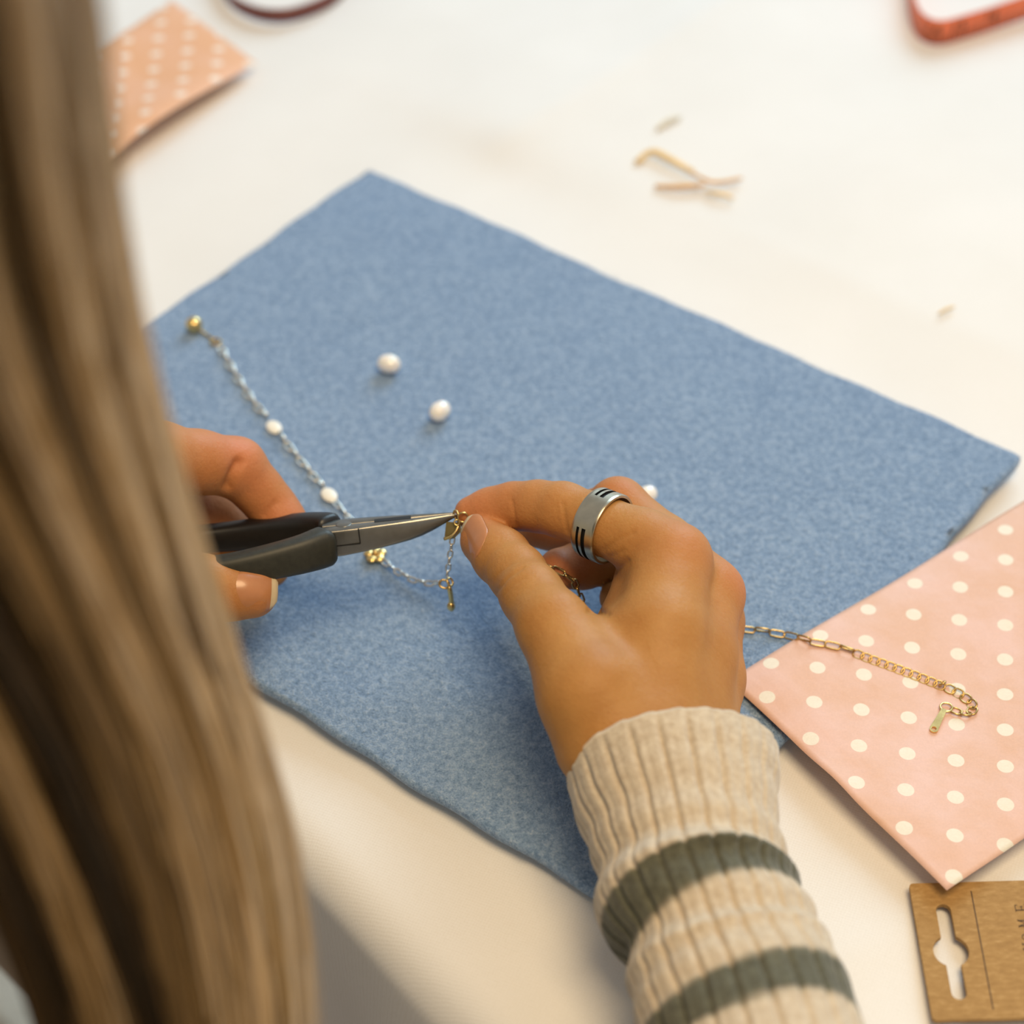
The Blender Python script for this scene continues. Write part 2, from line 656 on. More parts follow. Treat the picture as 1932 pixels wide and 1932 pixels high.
bag_pink = paper_bag('paper_bag', M['pink'], K0, pe_u, 0.17, pe_v, plv, zpink, P(1536, 1327, 0.0055), math.radians(-11.65),
                     'pink paper bag with cream polka dots overlapping the right edge of the mat')

OZ = 0.006
A0, A1 = P(482, 105, OZ), P(237, 274, OZ)
oe_u = unit((A1 - A0) * [1, 1, 0])
oe_v = unit((P(350, 6, OZ) - A0) * [1, 1, 0])
d0, d1 = P(284, 150, OZ), P(343, 147, OZ)
oang = math.atan2(d1[1] - d0[1], d1[0] - d0[0])


def zor(a, b):
    return 0.0005 + 0.0065 * math.exp(-((a - 0.075) / 0.05) ** 2 - (b / 0.03) ** 2) + 0.0012 * (1 + math.sin(a * 50 + b * 40)) * 0.5


bag_or = paper_bag('paper_bag', M['orange'], A0, oe_u, 0.15, oe_v, 0.080, zor, P(284, 150, OZ), oang,
                   'blurred orange paper bag with polka dots lying beyond the hair')

# ------------------------------------------------------------------ kraft card
cz = 0.0012
c0, c1, c2 = P(1715, 1667, cz), P(1760, 1925, cz), P(1932, 1661, cz)
cu = unit((c2 - c0) * [1, 1, 0])
cv = unit((c1 - c0) * [1, 1, 0])
chh = np.linalg.norm((c1 - c0)[:2])
card = empty('display_card', (c0[0], c0[1], -0.002))
tag(card, 'brown kraft jewellery card with hanging slot in the lower right corner', 'card')


def card_xy(px, py):
    q = P(px, py, cz) - c0
    A = np.array([[cu[0], cv[0]], [cu[1], cv[1]]])
    return np.linalg.solve(A, q[:2])


def card_body():
    L = 0.062
    # slot outline in the card's own axes (u right, v down the picture)
    ctr = card_xy(1795, 1792)
    top, bot = card_xy(1778, 1706), card_xy(1812, 1886)
    ax = unit(np.append(bot - top, 0))[:2]
    nx = np.array([-ax[1], ax[0]])
    half = np.linalg.norm(bot - top) / 2
    mid = (top + bot) / 2
    ws, wr = 0.0022, 0.0052
    pts = []
    N = 64
    for k in range(N):
        t = 2 * math.pi * k / N
        # radial support of the union of a capsule and a disc
        c, s = math.cos(t), math.sin(t)
        r = wr * 0.98
        # capsule along ax
        best = r
        lo, hi = 0, half
        for _ in range(30):
            m_ = (lo + hi) / 2
            x, y = c * m_, s * m_
            xx = max(abs(x) - (half - ws), 0)
            if math.hypot(xx, y) < ws:
                lo = m_
            else:
                hi = m_
        best = max(best, lo)
        pts.append(mid + ax * (c * best) + nx * (s * best))
    # finer sampling along the narrow arms
    arms = []
    for k, p_ in enumerate(pts):
        arms.append(p_)
    x0 = math.sqrt(max(0, (wr * 0.98) ** 2 - ws ** 2))
    shape = []
    tt = np.linspace(math.asin(ws / wr), math.pi - math.asin(ws / wr), 14)
    e = np.linspace(-math.pi / 2, math.pi / 2, 10)
    for a in tt:
        shape.append((wr * math.cos(a), wr * math.sin(a)))
    for a in e[::-1]:
        shape.append((-(half - ws) - ws * math.cos(a), ws * math.sin(a)))
    for a in tt:
        shape.append((-wr * math.cos(a), -wr * math.sin(a)))
    for a in e:
        shape.append(((half - ws) + ws * math.cos(a), ws * math.sin(a)))
    hole = [mid + ax * x + nx * y for x, y in shape]
    r = 0.0012
    outer = []
    for cx_, cy_, a0 in ((r, r, 180), (L - r, r, 270), (L - r, chh - r, 0), (r, chh - r, 90)):
        for k in range(5):
            a = math.radians(a0 + 90 * k / 4)
            outer.append(np.array([cx_ + r * math.cos(a), cy_ + r * math.sin(a)]))
    bm = bmesh.new()
    ov = [bm.verts.new((*p_, 0)) for p_ in outer]
    hv = [bm.verts.new((*p_, 0)) for p_ in hole]
    es = [bm.edges.new((ov[i], ov[(i + 1) % len(ov)])) for i in range(len(ov))]
    es += [bm.edges.new((hv[i], hv[(i + 1) % len(hv)])) for i in range(len(hv))]
    bmesh.ops.triangle_fill(bm, use_beauty=True, edges=es)
    g = bmesh.ops.extrude_face_region(bm, geom=bm.faces[:])
    for v in [x for x in g['geom'] if isinstance(x, bmesh.types.BMVert)]:
        v.co.z -= 0.0015
    bmesh.ops.recalc_face_normals(bm, faces=bm.faces)
    V = []
    bm.verts.index_update()
    for v in bm.verts:
        q = c0 + cu * v.co.x + cv * v.co.y
        V.append((q[0], q[1], cz + v.co.z))
    F = [[v.index for v in f.verts] for f in bm.faces]
    bm.free()
    o = child('card_body', V, F, M['kraft'], card, smooth=False)
    fix_normals(o)


card_body()


def strokes(segs, w, org, ex, ey, z, name, parent, mat):
    parts = []
    for (x0, y0, x1, y1, *ww) in segs:
        h = (ww[0] if ww else w) / 2
        d = unit([x1 - x0, y1 - y0, 0])
        n = np.array([-d[1], d[0], 0]) * h
        a, b = np.array([x0, y0, 0]), np.array([x1, y1, 0])
        c = [a - n, b - n, b + n, a + n]
        vv = []
        for zz in (z, z + 0.00008):
            for q in c:
                w_ = org + ex * q[0] + ey * q[1]
                vv.append((w_[0], w_[1], zz))
        parts.append((vv, [(0, 3, 2, 1), (4, 5, 6, 7), (0, 1, 5, 4), (1, 2, 6, 5), (2, 3, 7, 6), (3, 0, 4, 7)]))
    v, f = merge(parts)
    o = child(name, v, f, mat, parent, smooth=False)
    fix_normals(o)
    return o


la, lb = P(1832, 1681, cz), P(1874, 1905, cz)
dl = unit(lb - la)
strokes([(0, 0, np.linalg.norm(lb - la), 0)], 0.00032, la, dl, np.cross(dl, [0, 0, 1]), cz, 'printed_line', card, M['ink'])
# lettering runs up the card
ey_ = -cv                                      # baseline direction
ex_ = cu
def letter(ch, px, py, hgt, wid):
    o0 = P(px, py, cz)                         # centre of the letter, top of the glyph points to -cu
    X, Y = -cv, -cu                            # glyph x runs up the picture, glyph y to the left
    h, w = hgt / 2, wid / 2
    t, s = 0.00034, 0.00022
    G = {
        'E': [(-w * .62, -h, -w * .62, h), (-w, h, w * .8, h, s), (-w, -h, w * .95, -h, s), (-w * .6, 0, w * .35, 0, s), (w * .8, h, w * .8, h * .6, s), (w * .95, -h, w * .95, -h * .55, s), (w * .35, -h * .2, w * .35, h * .2, s)],
        'M': [(-w * .75, -h, -w * .75, h), (w * .75, -h, w * .75, h), (-w * .75, h, 0, -h * .35, s), (w * .75, h, 0, -h * .35, s), (-w * 1.1, h, -w * .6, h, s), (w * .6, h, w * 1.1, h, s), (-w * 1.1, -h, -w * .4, -h, s), (w * .4, -h, w * 1.1, -h, s)],
        'O': [(w * .9 * math.cos(a), h * math.sin(a), w * .9 * math.cos(a + .45), h * math.sin(a + .45), t if abs(math.cos(a)) > .6 else s) for a in np.arange(0, 6.2, .42)],
        'H': [(-w * .65, -h, -w * .65, h), (w * .65, -h, w * .65, h), (-w * .65, 0, w * .65, 0, s), (-w * 1.05, h, -w * .3, h, s), (w * .3, h, w * 1.05, h, s), (-w * 1.05, -h, -w * .3, -h, s), (w * .3, -h, w * 1.05, -h, s)],
    }
    strokes(G[ch], t, o0, X, Y, cz, 'printed_letter', card, M['ink'])


for ch, px, py in (('E', 1927, 1713), ('M', 1933, 1742), ('O', 1940, 1768), ('H', 1942, 1786)):
    letter(ch, px, py, 0.0036, 0.0025)


# ------------------------------------------------------------------ tapes, clippings
def tape_strip(name, mat, pts, h, label, marks=False, tilt=0.0, thick=0.0006):
    path = spline([P(px, py, 0.0) for px, py in pts], 60)
    path[:, 2] = -0.0025
    root = empty(name, path[30])
    t, N, B = frames(path)
    R = np.zeros((60, 4, 3))
    for k in range(60):
        up = unit(np.array([0, 0, 1.0]) + B[k] * tilt)
        b = B[k] * thick / 2
        R[k] = [path[k] - b, path[k] + b, path[k] + b + up * h, path[k] - b + up * h]
    v, f = rings(R)
    o = child('tape_band', v, f, mat, root)
    fix_normals(o)
    if marks:
        for face in (1, -1):
            parts = []
            for k in range(2, 58):
                c = path[k] + B[k] * (thick / 2 + 0.0001) * face
                for lo, hi in ((0.0, 0.30 if k % 5 else 0.5),):
                    w = t[k] * 0.00028
                    q = [c - w + [0, 0, h * lo + 0.0003], c + w + [0, 0, h * lo + 0.0003], c + w + [0, 0, h * hi], c - w + [0, 0, h * hi]]
                    parts.append((q, [(0, 1, 2, 3) if face < 0 else (3, 2, 1, 0)]))
            v, f = merge(parts)
            child('printed_scale', v, f, M['ink'], root, smooth=False)['kind'] = 'stuff'
    tag(root, label, 'tape measure')
    return root, path, t, B


tr, tp, tt_, tb = tape_strip('tape_measure', M['tape'], [(1735, -190), (1716, -60), (1722, 40), (1760, 76), (1830, 62), (1932, 28), (2080, -25), (2260, -60)], 0.0135,
                             'orange tape measure with black markings standing on edge at top right', marks=True)


def digit_mesh(s, size):
    cu_ = bpy.data.curves.new('digits', 'FONT')
    cu_.body = s
    cu_.size = size
    cu_.align_x = 'CENTER'
    ob = bpy.data.objects.new('digits', cu_)
    COL.objects.link(ob)
    dg = bpy.context.evaluated_depsgraph_get()
    me = bpy.data.meshes.new_from_object(ob.evaluated_get(dg))
    v = np.array([x.co[:] for x in me.vertices])
    f = [tuple(p_.vertices) for p_ in me.polygons]
    bpy.data.objects.remove(ob)
    bpy.data.curves.remove(cu_)
    bpy.data.meshes.remove(me)
    return v, f


for k, s in ((25, '14'), (31, '15'), (37, '16'), (43, '17')):
    v, f = digit_mesh(s, 0.009)
    side = -1.0 if (tb[k] @ (CAM - tp[k])) < 0 else 1.0
    bx = tb[k] * side
    tx = np.cross([0, 0, 1.0], bx)
    w = np.array([tp[k] + bx * 0.0009 + tx * a + np.array([0, 0, 1]) * (b + 0.0058) for a, b, _ in v])
    child('printed_number', w, f, M['ink'], tr, smooth=False)

tape_strip('tape_loop', M['backlit'], [(400, -90), (425, -10), (470, 24), (530, 34), (590, 20), (640, -8), (680, -60)], 0.0075,
           'blurred dark maroon tape band, its shade painted in, curving in at the top edge above the orange bag')


def clipping(name, pts, r, mat, label, flat=0.5):
    path = spline([P(px, py, 0.001) + np.array([0, 0, dz]) for px, py, dz in pts], 14)
    rr = r * (0.55 + 0.45 * np.sin(np.linspace(0.25, math.pi - 0.3, 14)))
    path[:, 2] += r * flat - 0.0028
    v, f = tube(path, rr, 8, flat=flat)
    o = mk(name, v, f, mat)
    fix_normals(o)
    tag(o, label, 'clipping', 'gold clippings on the tablecloth')


clipping('gold_clipping', [(1200, 300, 0), (1230, 287, .002), (1262, 300, .002), (1308, 322, .001)], 0.0021, M['straw'],
         'pale yellow thick clipping, farthest of the little heap on the cloth')
clipping('gold_clipping', [(1236, 344, 0), (1280, 349, .001), (1330, 345, .001)], 0.0017, M['straw2'],
         'amber clipping lying nearest the blue mat in the little heap')
clipping('gold_clipping', [(1305, 322, .001), (1340, 342, .002), (1370, 338, .001), (1400, 328, 0)], 0.0013, M['straw2'],
         'thin bent clipping pointing right in the little heap on the cloth')
clipping('gold_clipping', [(1330, 352, 0), (1358, 360, .0008), (1385, 367, 0)], 0.0012, M['straw'],
         'short faint clipping at the lower right of the little heap')
clipping('gold_clipping', [(1240, 236, 0), (1262, 222, .0008), (1285, 212, 0)], 0.0016, m_plain('cream_clipping', (0.74, 0.68, 0.56), 0.6),
         'very pale cream clipping lying alone beyond the little heap')
clipping('gold_clipping', [(1772, 584, 0), (1786, 577, .0004), (1802, 570, 0)], 0.0007, M['straw'],
         'tiny thin clipping lying alone on the cloth right of the mat', 0.8)


# ------------------------------------------------------------------ pearls
def pearl(px, py, a, b, ang, label):
    z0 = MAT_TOP + b * 0.93
    c = P(px, py, z0)
    nu_, nv_ = 24, 28
    V, F = [], []
    dx = RT * math.cos(ang) - DN * math.sin(ang)
    dx = unit(dx * [1, 1, 0])
    dy = np.array([-dx[1], dx[0], 0])
    for i in range(nu_ + 1):
        th = math.pi * i / nu_
        for j in range(nv_):
            ph = 2 * math.pi * j / nv_
            r = 1 + 0.02 * math.sin(3 * ph + 4 * th) - 0.035 * math.exp(-((th - 1.2) / 0.12) ** 2)
            V.append(c + dx * (a * math.cos(th)) + (dy * math.cos(ph) + np.array([0, 0, 1]) * math.sin(ph)) * (b * math.sin(th) ** 0.9 * r))
    for i in range(nu_):
        for j in range(nv_):
            F.append((i * nv_ + j, i * nv_ + (j + 1) % nv_, (i + 1) * nv_ + (j + 1) % nv_, (i + 1) * nv_ + j))
    o = mk('freshwater_pearl', V, F, M['pearl'])
    bm = bmesh.new()
    bm.from_mesh(o.data)
    bmesh.ops.remove_doubles(bm, verts=bm.verts, dist=1e-6)
    bmesh.ops.recalc_face_normals(bm, faces=bm.faces)
    bm.to_mesh(o.data)
    bm.free()
    tag(o, label, 'pearl', 'loose pearls on the felt mat')


pearl(734, 687, 0.0046, 0.0039, math.radians(-20), 'loose white oval pearl on the blue mat, farthest from the hands')
pearl(830, 776, 0.0047, 0.0037, math.radians(65), 'loose white oval pearl on the blue mat, upright and nearer the pliers')
pearl(1221, 934, 0.0040, 0.0034, math.radians(50), 'loose white pearl half hidden behind the hand wearing the ring')

# ------------------------------------------------------------------ pliers
XL = unit(RT * 0.993 - DN * 0.105 + FW * 0.02)
ZL = -DN * 0.93 - FW * 0.36
ZL = unit(ZL - (ZL @ XL) * XL)
YL = np.cross(ZL, XL)
if YL @ FW < 0:
    YL = -YL
TIP = Q(862, 968, 0.6105)


def PL(x, y, z):
    return TIP + XL * (x / 1000) + YL * (y / 1000) + ZL * (z / 1000)


pl_root = empty('pliers', PL(-45, 0, -12))
tag(pl_root, 'steel needle nose pliers with dark rubber grips held in the hand behind the hair', 'pliers')


def section(x, y0, y1, z0, z1, n=20, p=4.0):
    """superellipse in the plane of constant x"""
    cy, cz_, hy, hz = (y0 + y1) / 2, (z0 + z1) / 2, (y1 - y0) / 2, (z1 - z0) / 2
    out = []
    for k in range(n):
        a = 2 * math.pi * k / n
        c, s = math.cos(a), math.sin(a)
        out.append(PL(x, cy + hy * math.copysign(abs(c) ** (2 / p), c), cz_ + hz * math.copysign(abs(s) ** (2 / p), s)))
    return out


#         x     w     ztop  zbot   power
JAW = [(-44, 5.2, 0.3, -9.0, 9), (-38, 5.3, 0.3, -8.9, 9), (-32, 5.0, 0.3, -8.4, 9), (-26, 4.4, 0.3, -7.9, 8), (-21, 3.9, 0.3, -7.4, 6), (-16, 3.3, 0.3, -6.8, 4),
       (-12, 2.8, 0.3, -5.9, 3), (-8, 2.2, 0.25, -4.5, 2.6), (-4, 1.6, 0.2, -2.7, 2.4), (-1.2, 1.2, 0.1, -1.4, 2.3), (0, 0.7, -0.1, -0.9, 2.2)]
for side, nm in ((-1, 'jaw'), (1, 'jaw')):
    R = []
    for x, w, zt, zb, p in JAW:
        y0, y1 = (-w, -0.06) if side < 0 else (0.06, w)
        if side > 0 and x < -20:
            zb = zb + 0.4
        R.append(section(x, y0, y1, zb, zt, 24, p))
    v, f = rings(np.array(R))
    o = child(nm, v, f, M['steel'], pl_root)
    fix_normals(o)
    o.data.set_sharp_from_angle(angle=math.radians(40))


def plbox(name, x0, x1, y0, y1, z0, z1, mat):
    v = [PL(x, y, z) for x in (x0, x1) for y in (y0, y1) for z in (z0, z1)]
    f = [(0, 1, 3, 2), (4, 6, 7, 5), (0, 4, 5, 1), (2, 3, 7, 6), (0, 2, 6, 4), (1, 5, 7, 3)]
    o = child(name, v, f, mat, pl_root, smooth=False)
    fix_normals(o)
    return o


# lap joint seam on the near edge, black block painting the hollow's shade, pivot
v1 = []
for x0, x1, z0, z1, yy in ((-44, -32.0, -5.15, -4.75, -5.34), (-32.3, -31.9, -4.9, 0.2, -5.2), (-44, -40, -8.9, -5.0, -5.36)):
    if z1 - z0 > 3.5 and x1 - x0 > 1:
        continue
    v1.append(([PL(x, y, z) for x in (x0, x1) for y in (yy - 0.03, yy + 0.4) for z in (z0, z1)],
               [(0, 1, 3, 2), (4, 6, 7, 5), (0, 4, 5, 1), (2, 3, 7, 6), (0, 2, 6, 4), (1, 5, 7, 3)]))
vv, ff = merge(v1)
o = child('joint_seam', vv, ff, M['black'], pl_root, smooth=False)
fix_normals(o)
plbox('jaw_shade_block', -27, -15, -1.3, 1.3, -1.0, 0.38, M['black'])
R = []
for zz, rr in ((0.0, 2.6), (0.34, 2.6), (0.40, 2.4)):
    R.append([PL(-37 + rr * math.cos(a), rr * math.sin(a), zz) for a in np.linspace(0, 2 * math.pi, 20, endpoint=False)])
v, f = rings(np.array(R))
o = child('pivot_rivet', v, f, M['steel'], pl_root)
fix_normals(o)


def grip(side, mat):
    path = [(-40, 2.5, -4.3), (-44, 6.5, -4.3), (-52, 10.5, -4.6), (-66, 13.5, -5.2), (-78, 14.5, -5.4), (-90, 14, -5.2), (-100, 12, -5.0)]
    sp = spline(path, 60)
    steel = sp[:14]
    R = []
    for k, (x, y, z) in enumerate(sp[:12]):
        R.append([PL(x, side * y + dy, z + dz) for dy, dz in ((-2.2, -3.6), (2.2, -3.6), (2.2, 3.6), (-2.2, 3.6))])
    v, f = rings(np.array(R))
    o = child('shank', v, f, M['steel'], pl_root, smooth=False)
    fix_normals(o)
    a0 = 6 if side < 0 else 3
    g = sp[a0:]
    n = len(g)
    R = []
    t = np.gradient(g, axis=0)
    t /= np.linalg.norm(t, axis=1)[:, None]
    for k in range(n):
        u = k / (n - 1)
        x, y, z = g[k]
        hz = np.interp(u, [0, .015, .05, .12, .3, .55, .85, .97, 1], [4.2, 5.6, 6.4, 6.5, 5.9, 4.9, 4.3, 3.8, 1.2])
        hy = np.interp(u, [0, .015, .05, .12, .3, .55, .85, .97, 1], [3.2, 4.4, 5.0, 4.6, 4.3, 4.2, 4.0, 3.4, 1.0])
        nrm = np.array([-t[k][1], t[k][0], 0])
        ring = []
        for q in range(24):
            a = 2 * math.pi * q / 24
            c, s = math.cos(a), math.sin(a)
            c = math.copysign(abs(c) ** 0.6, c)
            s = math.copysign(abs(s) ** 0.6, s)
            pp = np.array([x, y, z]) + nrm * hy * c + np.array([0, 0, 1]) * hz * s
            ring.append(PL(pp[0], side * pp[1], pp[2]))
        R.append(ring)
    v, f = rings(np.array(R))
    o = child('grip', v, f, mat, pl_root)
    fix_normals(o)
    # raised collar near the joint and a moulded ridge
    if side < 0:
        R = []
        for k, sc in ((2, 1.03), (3, 1.06), (4, 1.06), (5, 1.02)):
            base = v.reshape(n, 24, 3)[k]
            R.append(base.mean(0) + (base - base.mean(0)) * sc)
        v2, f2 = rings(np.array(R))
        o2 = child('collar', v2, f2, M['rubber_black'], o)
        o2.location = (0, 0, 0)
        fix_normals(o2)


grip(1, M['rubber_black'])
grip(-1, M['rubber'])


# ------------------------------------------------------------------ implicit surfaces for the body
def smin(a, b, k):
    h = np.maximum(k - np.abs(a - b), 0) / k
    return np.minimum(a, b) - h * h * k * 0.25


class Field:
    def __init__(self, lo, hi, vox):
        self.lo = np.asarray(lo, float)
        self.vox = vox
        self.n = np.ceil((np.asarray(hi) - self.lo) / vox).astype(int) + 1
        self.d = np.full(self.n, 1.0, np.float32)
        self.ax = [(self.lo[k] + vox * np.arange(self.n[k])).astype(np.float32) for k in range(3)]

    def box(self, pts, pad):
        lo = np.min([p[0] - p[1] for p in pts], 0) - pad
        hi = np.max([p[0] + p[1] for p in pts], 0) + pad
        a = np.clip(((lo - self.lo) / self.vox).astype(int), 0, self.n - 1)
        b = np.clip(((hi - self.lo) / self.vox).astype(int) + 2, 1, self.n)
        return tuple(slice(a[k], b[k]) for k in range(3))

    def chain(self, joints, kin, kout, centre=None, reach=0.03, knear=None):
        """joints: (point, radius); union inside the chain with kin, with the rest with kout
        (knear at the root joint fading over reach)"""
        J = [(np.asarray(p, np.float32), r) for p, r in joints]
        s = self.box(J, 0.016)
        X = self.ax[0][s[0]][:, None, None]
        Y = self.ax[1][s[1]][None, :, None]
        Z = self.ax[2][s[2]][None, None, :]
        d = None
        for (a, ra), (b, rb) in zip(J[:-1], J[1:]):
            ba = b - a
            l2 = float(ba @ ba) + 1e-12
            t = np.clip(((X - a[0]) * ba[0] + (Y - a[1]) * ba[1] + (Z - a[2]) * ba[2]) / l2, 0, 1)
            e = np.sqrt((X - a[0] - ba[0] * t) ** 2 + (Y - a[1] - ba[1] * t) ** 2 + (Z - a[2] - ba[2] * t) ** 2) - (ra + (rb - ra) * t)
            d = e if d is None else smin(d, e, kin)
        if knear:
            c = J[0][0] if centre is None else np.asarray(centre, np.float32)
            r = np.sqrt((X - c[0]) ** 2 + (Y - c[1]) ** 2 + (Z - c[2]) ** 2)
            k = kout + (knear - kout) * np.clip(1 - r / reach, 0, 1)
        else:
            k = kout
        self.d[s] = smin(self.d[s], d, k)

    def mesh(self):
        """naive surface nets"""
        d = self.d
        ins = d < 0
        c = np.zeros(self.n - 1, np.int8)
        for i in (0, 1):
            for j in (0, 1):
                for k in (0, 1):
                    c += ins[i:self.n[0] - 1 + i, j:self.n[1] - 1 + j, k:self.n[2] - 1 + k]
        act = np.argwhere((c > 0) & (c < 8))
        idx = -np.ones(self.n - 1, np.int64)
        idx[tuple(act.T)] = np.arange(len(act))
        acc = np.zeros((len(act), 3))
        cnt = np.zeros(len(act))
        cor = [(i, j, k) for i in (0, 1) for j in (0, 1) for k in (0, 1)]
        for a in cor:
            for ax in range(3):
                if a[ax] == 1:
                    continue
                b = list(a)
                b[ax] = 1
                da = d[act[:, 0] + a[0], act[:, 1] + a[1], act[:, 2] + a[2]].astype(float)
                db = d[act[:, 0] + b[0], act[:, 1] + b[1], act[:, 2] + b[2]].astype(float)
                m = (da < 0) != (db < 0)
                t = np.where(m, da / np.where(m, da - db, 1), 0)
                p = np.array(a)[None, :] + t[:, None] * (np.array(b) - np.array(a))[None, :]
                acc[m] += p[m]
                cnt[m] += 1
        V = self.lo + self.vox * (act + acc / cnt[:, None])
        F = []
        for ax in range(3):
            s0 = [slice(None)] * 3
            s1 = [slice(None)] * 3
            s0[ax], s1[ax] = slice(0, -1), slice(1, None)
            A, Bq = ins[tuple(s0)], ins[tuple(s1)]
            e = np.argwhere(A != Bq)
            o1, o2 = [(1, 2), (2, 0), (0, 1)][ax]
            ok = (e[:, o1] > 0) & (e[:, o2] > 0) & (e[:, o1] < self.n[o1] - 1) & (e[:, o2] < self.n[o2] - 1)
            e = e[ok]
            q = []
            for da, db in ((-1, -1), (0, -1), (0, 0), (-1, 0)):
                g = e.copy()
                g[:, o1] += da
                g[:, o2] += db
                q.append(idx[g[:, 0], g[:, 1], g[:, 2]])
            q = np.stack(q, 1)
            fl = ~A[tuple(e.T)]
            q[fl] = q[fl][:, ::-1]
            F.append(q)
        return V, np.vstack(F)


def vnormals(V, F):
    n = np.cross(V[F[:, 2]] - V[F[:, 0]], V[F[:, 3]] - V[F[:, 1]])
    out = np.zeros_like(V)
    for k in range(4):
        np.add.at(out, F[:, k], n)
    return out / (np.linalg.norm(out, axis=1)[:, None] + 1e-12)


def relax(V, F, it=2, lam=0.5):
    for _ in range(it):
        s = np.zeros_like(V)
        c = np.zeros(len(V))
        for a, b in ((0, 1), (1, 2), (2, 3), (3, 0)):
            np.add.at(s, F[:, a], V[F[:, b]])
            np.add.at(s, F[:, b], V[F[:, a]])
            np.add.at(c, F[:, a], 1)
            np.add.at(c, F[:, b], 1)
        V = V + lam * (s / c[:, None] - V)
    return V


def crease(V, F, lines, win=None):
    """press skin folds: polylines given where they run on the near side of the hand"""
    N = vnormals(V, F)
    pr = proj(V)
    front = np.sum(N * (CAM - V), axis=1) > 0
    disp = np.zeros(len(V))
    for pts, amp, w, dmin, dmax in lines:
        pts = np.asarray(pts, float)
        best = np.full(len(V), 1e9)
        for a, b in zip(pts[:-1], pts[1:]):
            ab = b - a
            t = np.clip(((pr[:, :2] - a) @ ab) / (ab @ ab), 0, 1)
            best = np.minimum(best, np.linalg.norm(pr[:, :2] - a - t[:, None] * ab, axis=1))
        sel = front & (pr[:, 2] > dmin) & (pr[:, 2] < dmax)
        disp += np.where(sel, amp * np.exp(-(best / w) ** 2), 0)
    return V - N * disp[:, None]


def J(px, py, d, r):
    return (Q(px, py, d), r)


# ---- the hand with the ring (right hand)
RW = Q(1215, 1425, 0.545)
r_hand_pts = [Q(840, 900, 0.66), Q(1440, 900, 0.66), Q(860, 1200, 0.54), Q(1450, 1620, 0.5), Q(1080, 1600, 0.5), Q(1300, 1250, 0.65)]
lo = np.min(r_hand_pts, 0) - 0.012
hi = np.max(r_hand_pts, 0) + 0.012
f1 = Field(lo, hi, 0.00085)
K_ = 0.005
f1.chain([J(1216, 1422, .550, .0192), J(1258, 1485, .547, .0165), J(1290, 1560, .536, .012)], .003, K_)                   # radial side of the wrist
f1.chain([J(1280, 1420, .565, .0190), J(1310, 1500, .556, .018), J(1325, 1560, .547, .014)], .003, K_)                   # ulnar side
f1.chain([J(1224, 1402, .551, .0184), J(1245, 1200, .564, .0140), J(1268, 1060, .581, .0120)], .004, K_)    # metacarpals
f1.chain([J(1268, 1405, .558, .0180), J(1303, 1240, .575, .0138), J(1332, 1122, .593, .0112)], .004, K_)
f1.chain([J(1280, 1410, .566, .0170), J(1325, 1280, .592, .0130), J(1340, 1172, .611, .0105)], .004, K_)
f1.chain([J(1280, 1420, .570, .0160), J(1305, 1310, .600, .0130), J(1315, 1222, .621, .0095)], .004, K_)
f1.chain([J(1200, 1390, .556, .0180), J(1195, 1240, .577, .0130), J(1222, 1090, .594, .0105)], .004, .008)    # palm behind the web
f1.chain([J(1250, 1330, .585, .0150), J(1270, 1180, .605, .0120)], .004, K_)
# thumb
f1.chain([J(1150, 1390, .549, .0170), J(1112, 1310, .549, .0142), J(1044, 1182, .564, .0110), J(1003, 1122, .577, .0095), J(976, 1082, .588, .0089), J(946, 1050, .597, .0089), J(914, 1020, .606, .0080)],
         .003, .001, Q(1120, 1340, .549), .045, .010)
f1.chain([J(1118, 1310, .552, .0130), J(1150, 1248, .566, .0108), J(1198, 1195, .583, .0092)], .004, .009)     # first web
# index finger
f1.chain([J(1268, 1060, .581, .0118), J(1215, 1024, .586, .0103), J(1125, 986, .592, .0090), J(1062, 962, .598, .0086), J(1015, 955, .604, .0080), J(969, 955, .609, .0075), J(925, 962, .612, .0069), J(889, 968, .613, .0056)],
         .003, .0005, Q(1268, 1060, .581), .030, .007)
# middle finger
f1.chain([J(1336, 1122, .593, .0112), J(1255, 1032, .604, .0098), J(1166, 955, .615, .0092), J(1125, 972, .626, .0083), J(1085, 992, .633, .0077), J(1045, 998, .634, .0071), J(1008, 1000, .632, .0060)],
         .003, .0005, Q(1336, 1122, .593), .030, .007)
# ring finger
f1.chain([J(1340, 1172, .611, .0102), J(1200, 1045, .632, .0082), J(1150, 1058, .628, .0076), J(1100, 1066, .620, .0077), J(1055, 1074, .611, .0070)],
         .003, .0005, Q(1340, 1172, .611), .03, .007)
# little finger
f1.chain([J(1315, 1222, .621, .0092), J(1245, 1128, .631, .0074), J(1205, 1124, .626, .0066), J(1162, 1128, .619, .0056)],
         .003, .0005, Q(1315, 1222, .621), .03, .007)
V1, F1 = f1.mesh()
V1 = relax(V1, F1, 3, 0.5)
V1 = crease(V1, F1, [
    ([(936, 1117), (958, 1090), (987, 1070)], .00050, 3.0, .55, .62),
    ([(926, 1098), (946, 1078), (966, 1064)], .00018, 2.5, .55, .62),
    ([(946, 1128), (966, 1106), (990, 1090)], .00018, 2.5, .55, .62),
    ([(966, 944), (970, 968), (974, 990)], .00042, 3.0, .57, .63),
    ([(1062, 950), (1066, 980), (1070, 1004)], .00042, 3.5, .57, .63),
    ([(1050, 955), (1054, 985)], .00018, 3.0, .57, .63),
    ([(1140, 1038), (1165, 1018), (1195, 1004)], .00040, 4.0, .54, .61),
    ([(1148, 1088), (1172, 1070), (1184, 1058)], .00070, 5.0, .54, .61),
    ([(1152, 1050), (1175, 1040)], .00030, 4.0, .54, .61),
    ([(1112, 1152), (1130, 1152), (1146, 1158)], .00080, 5.0, .53, .61),
])

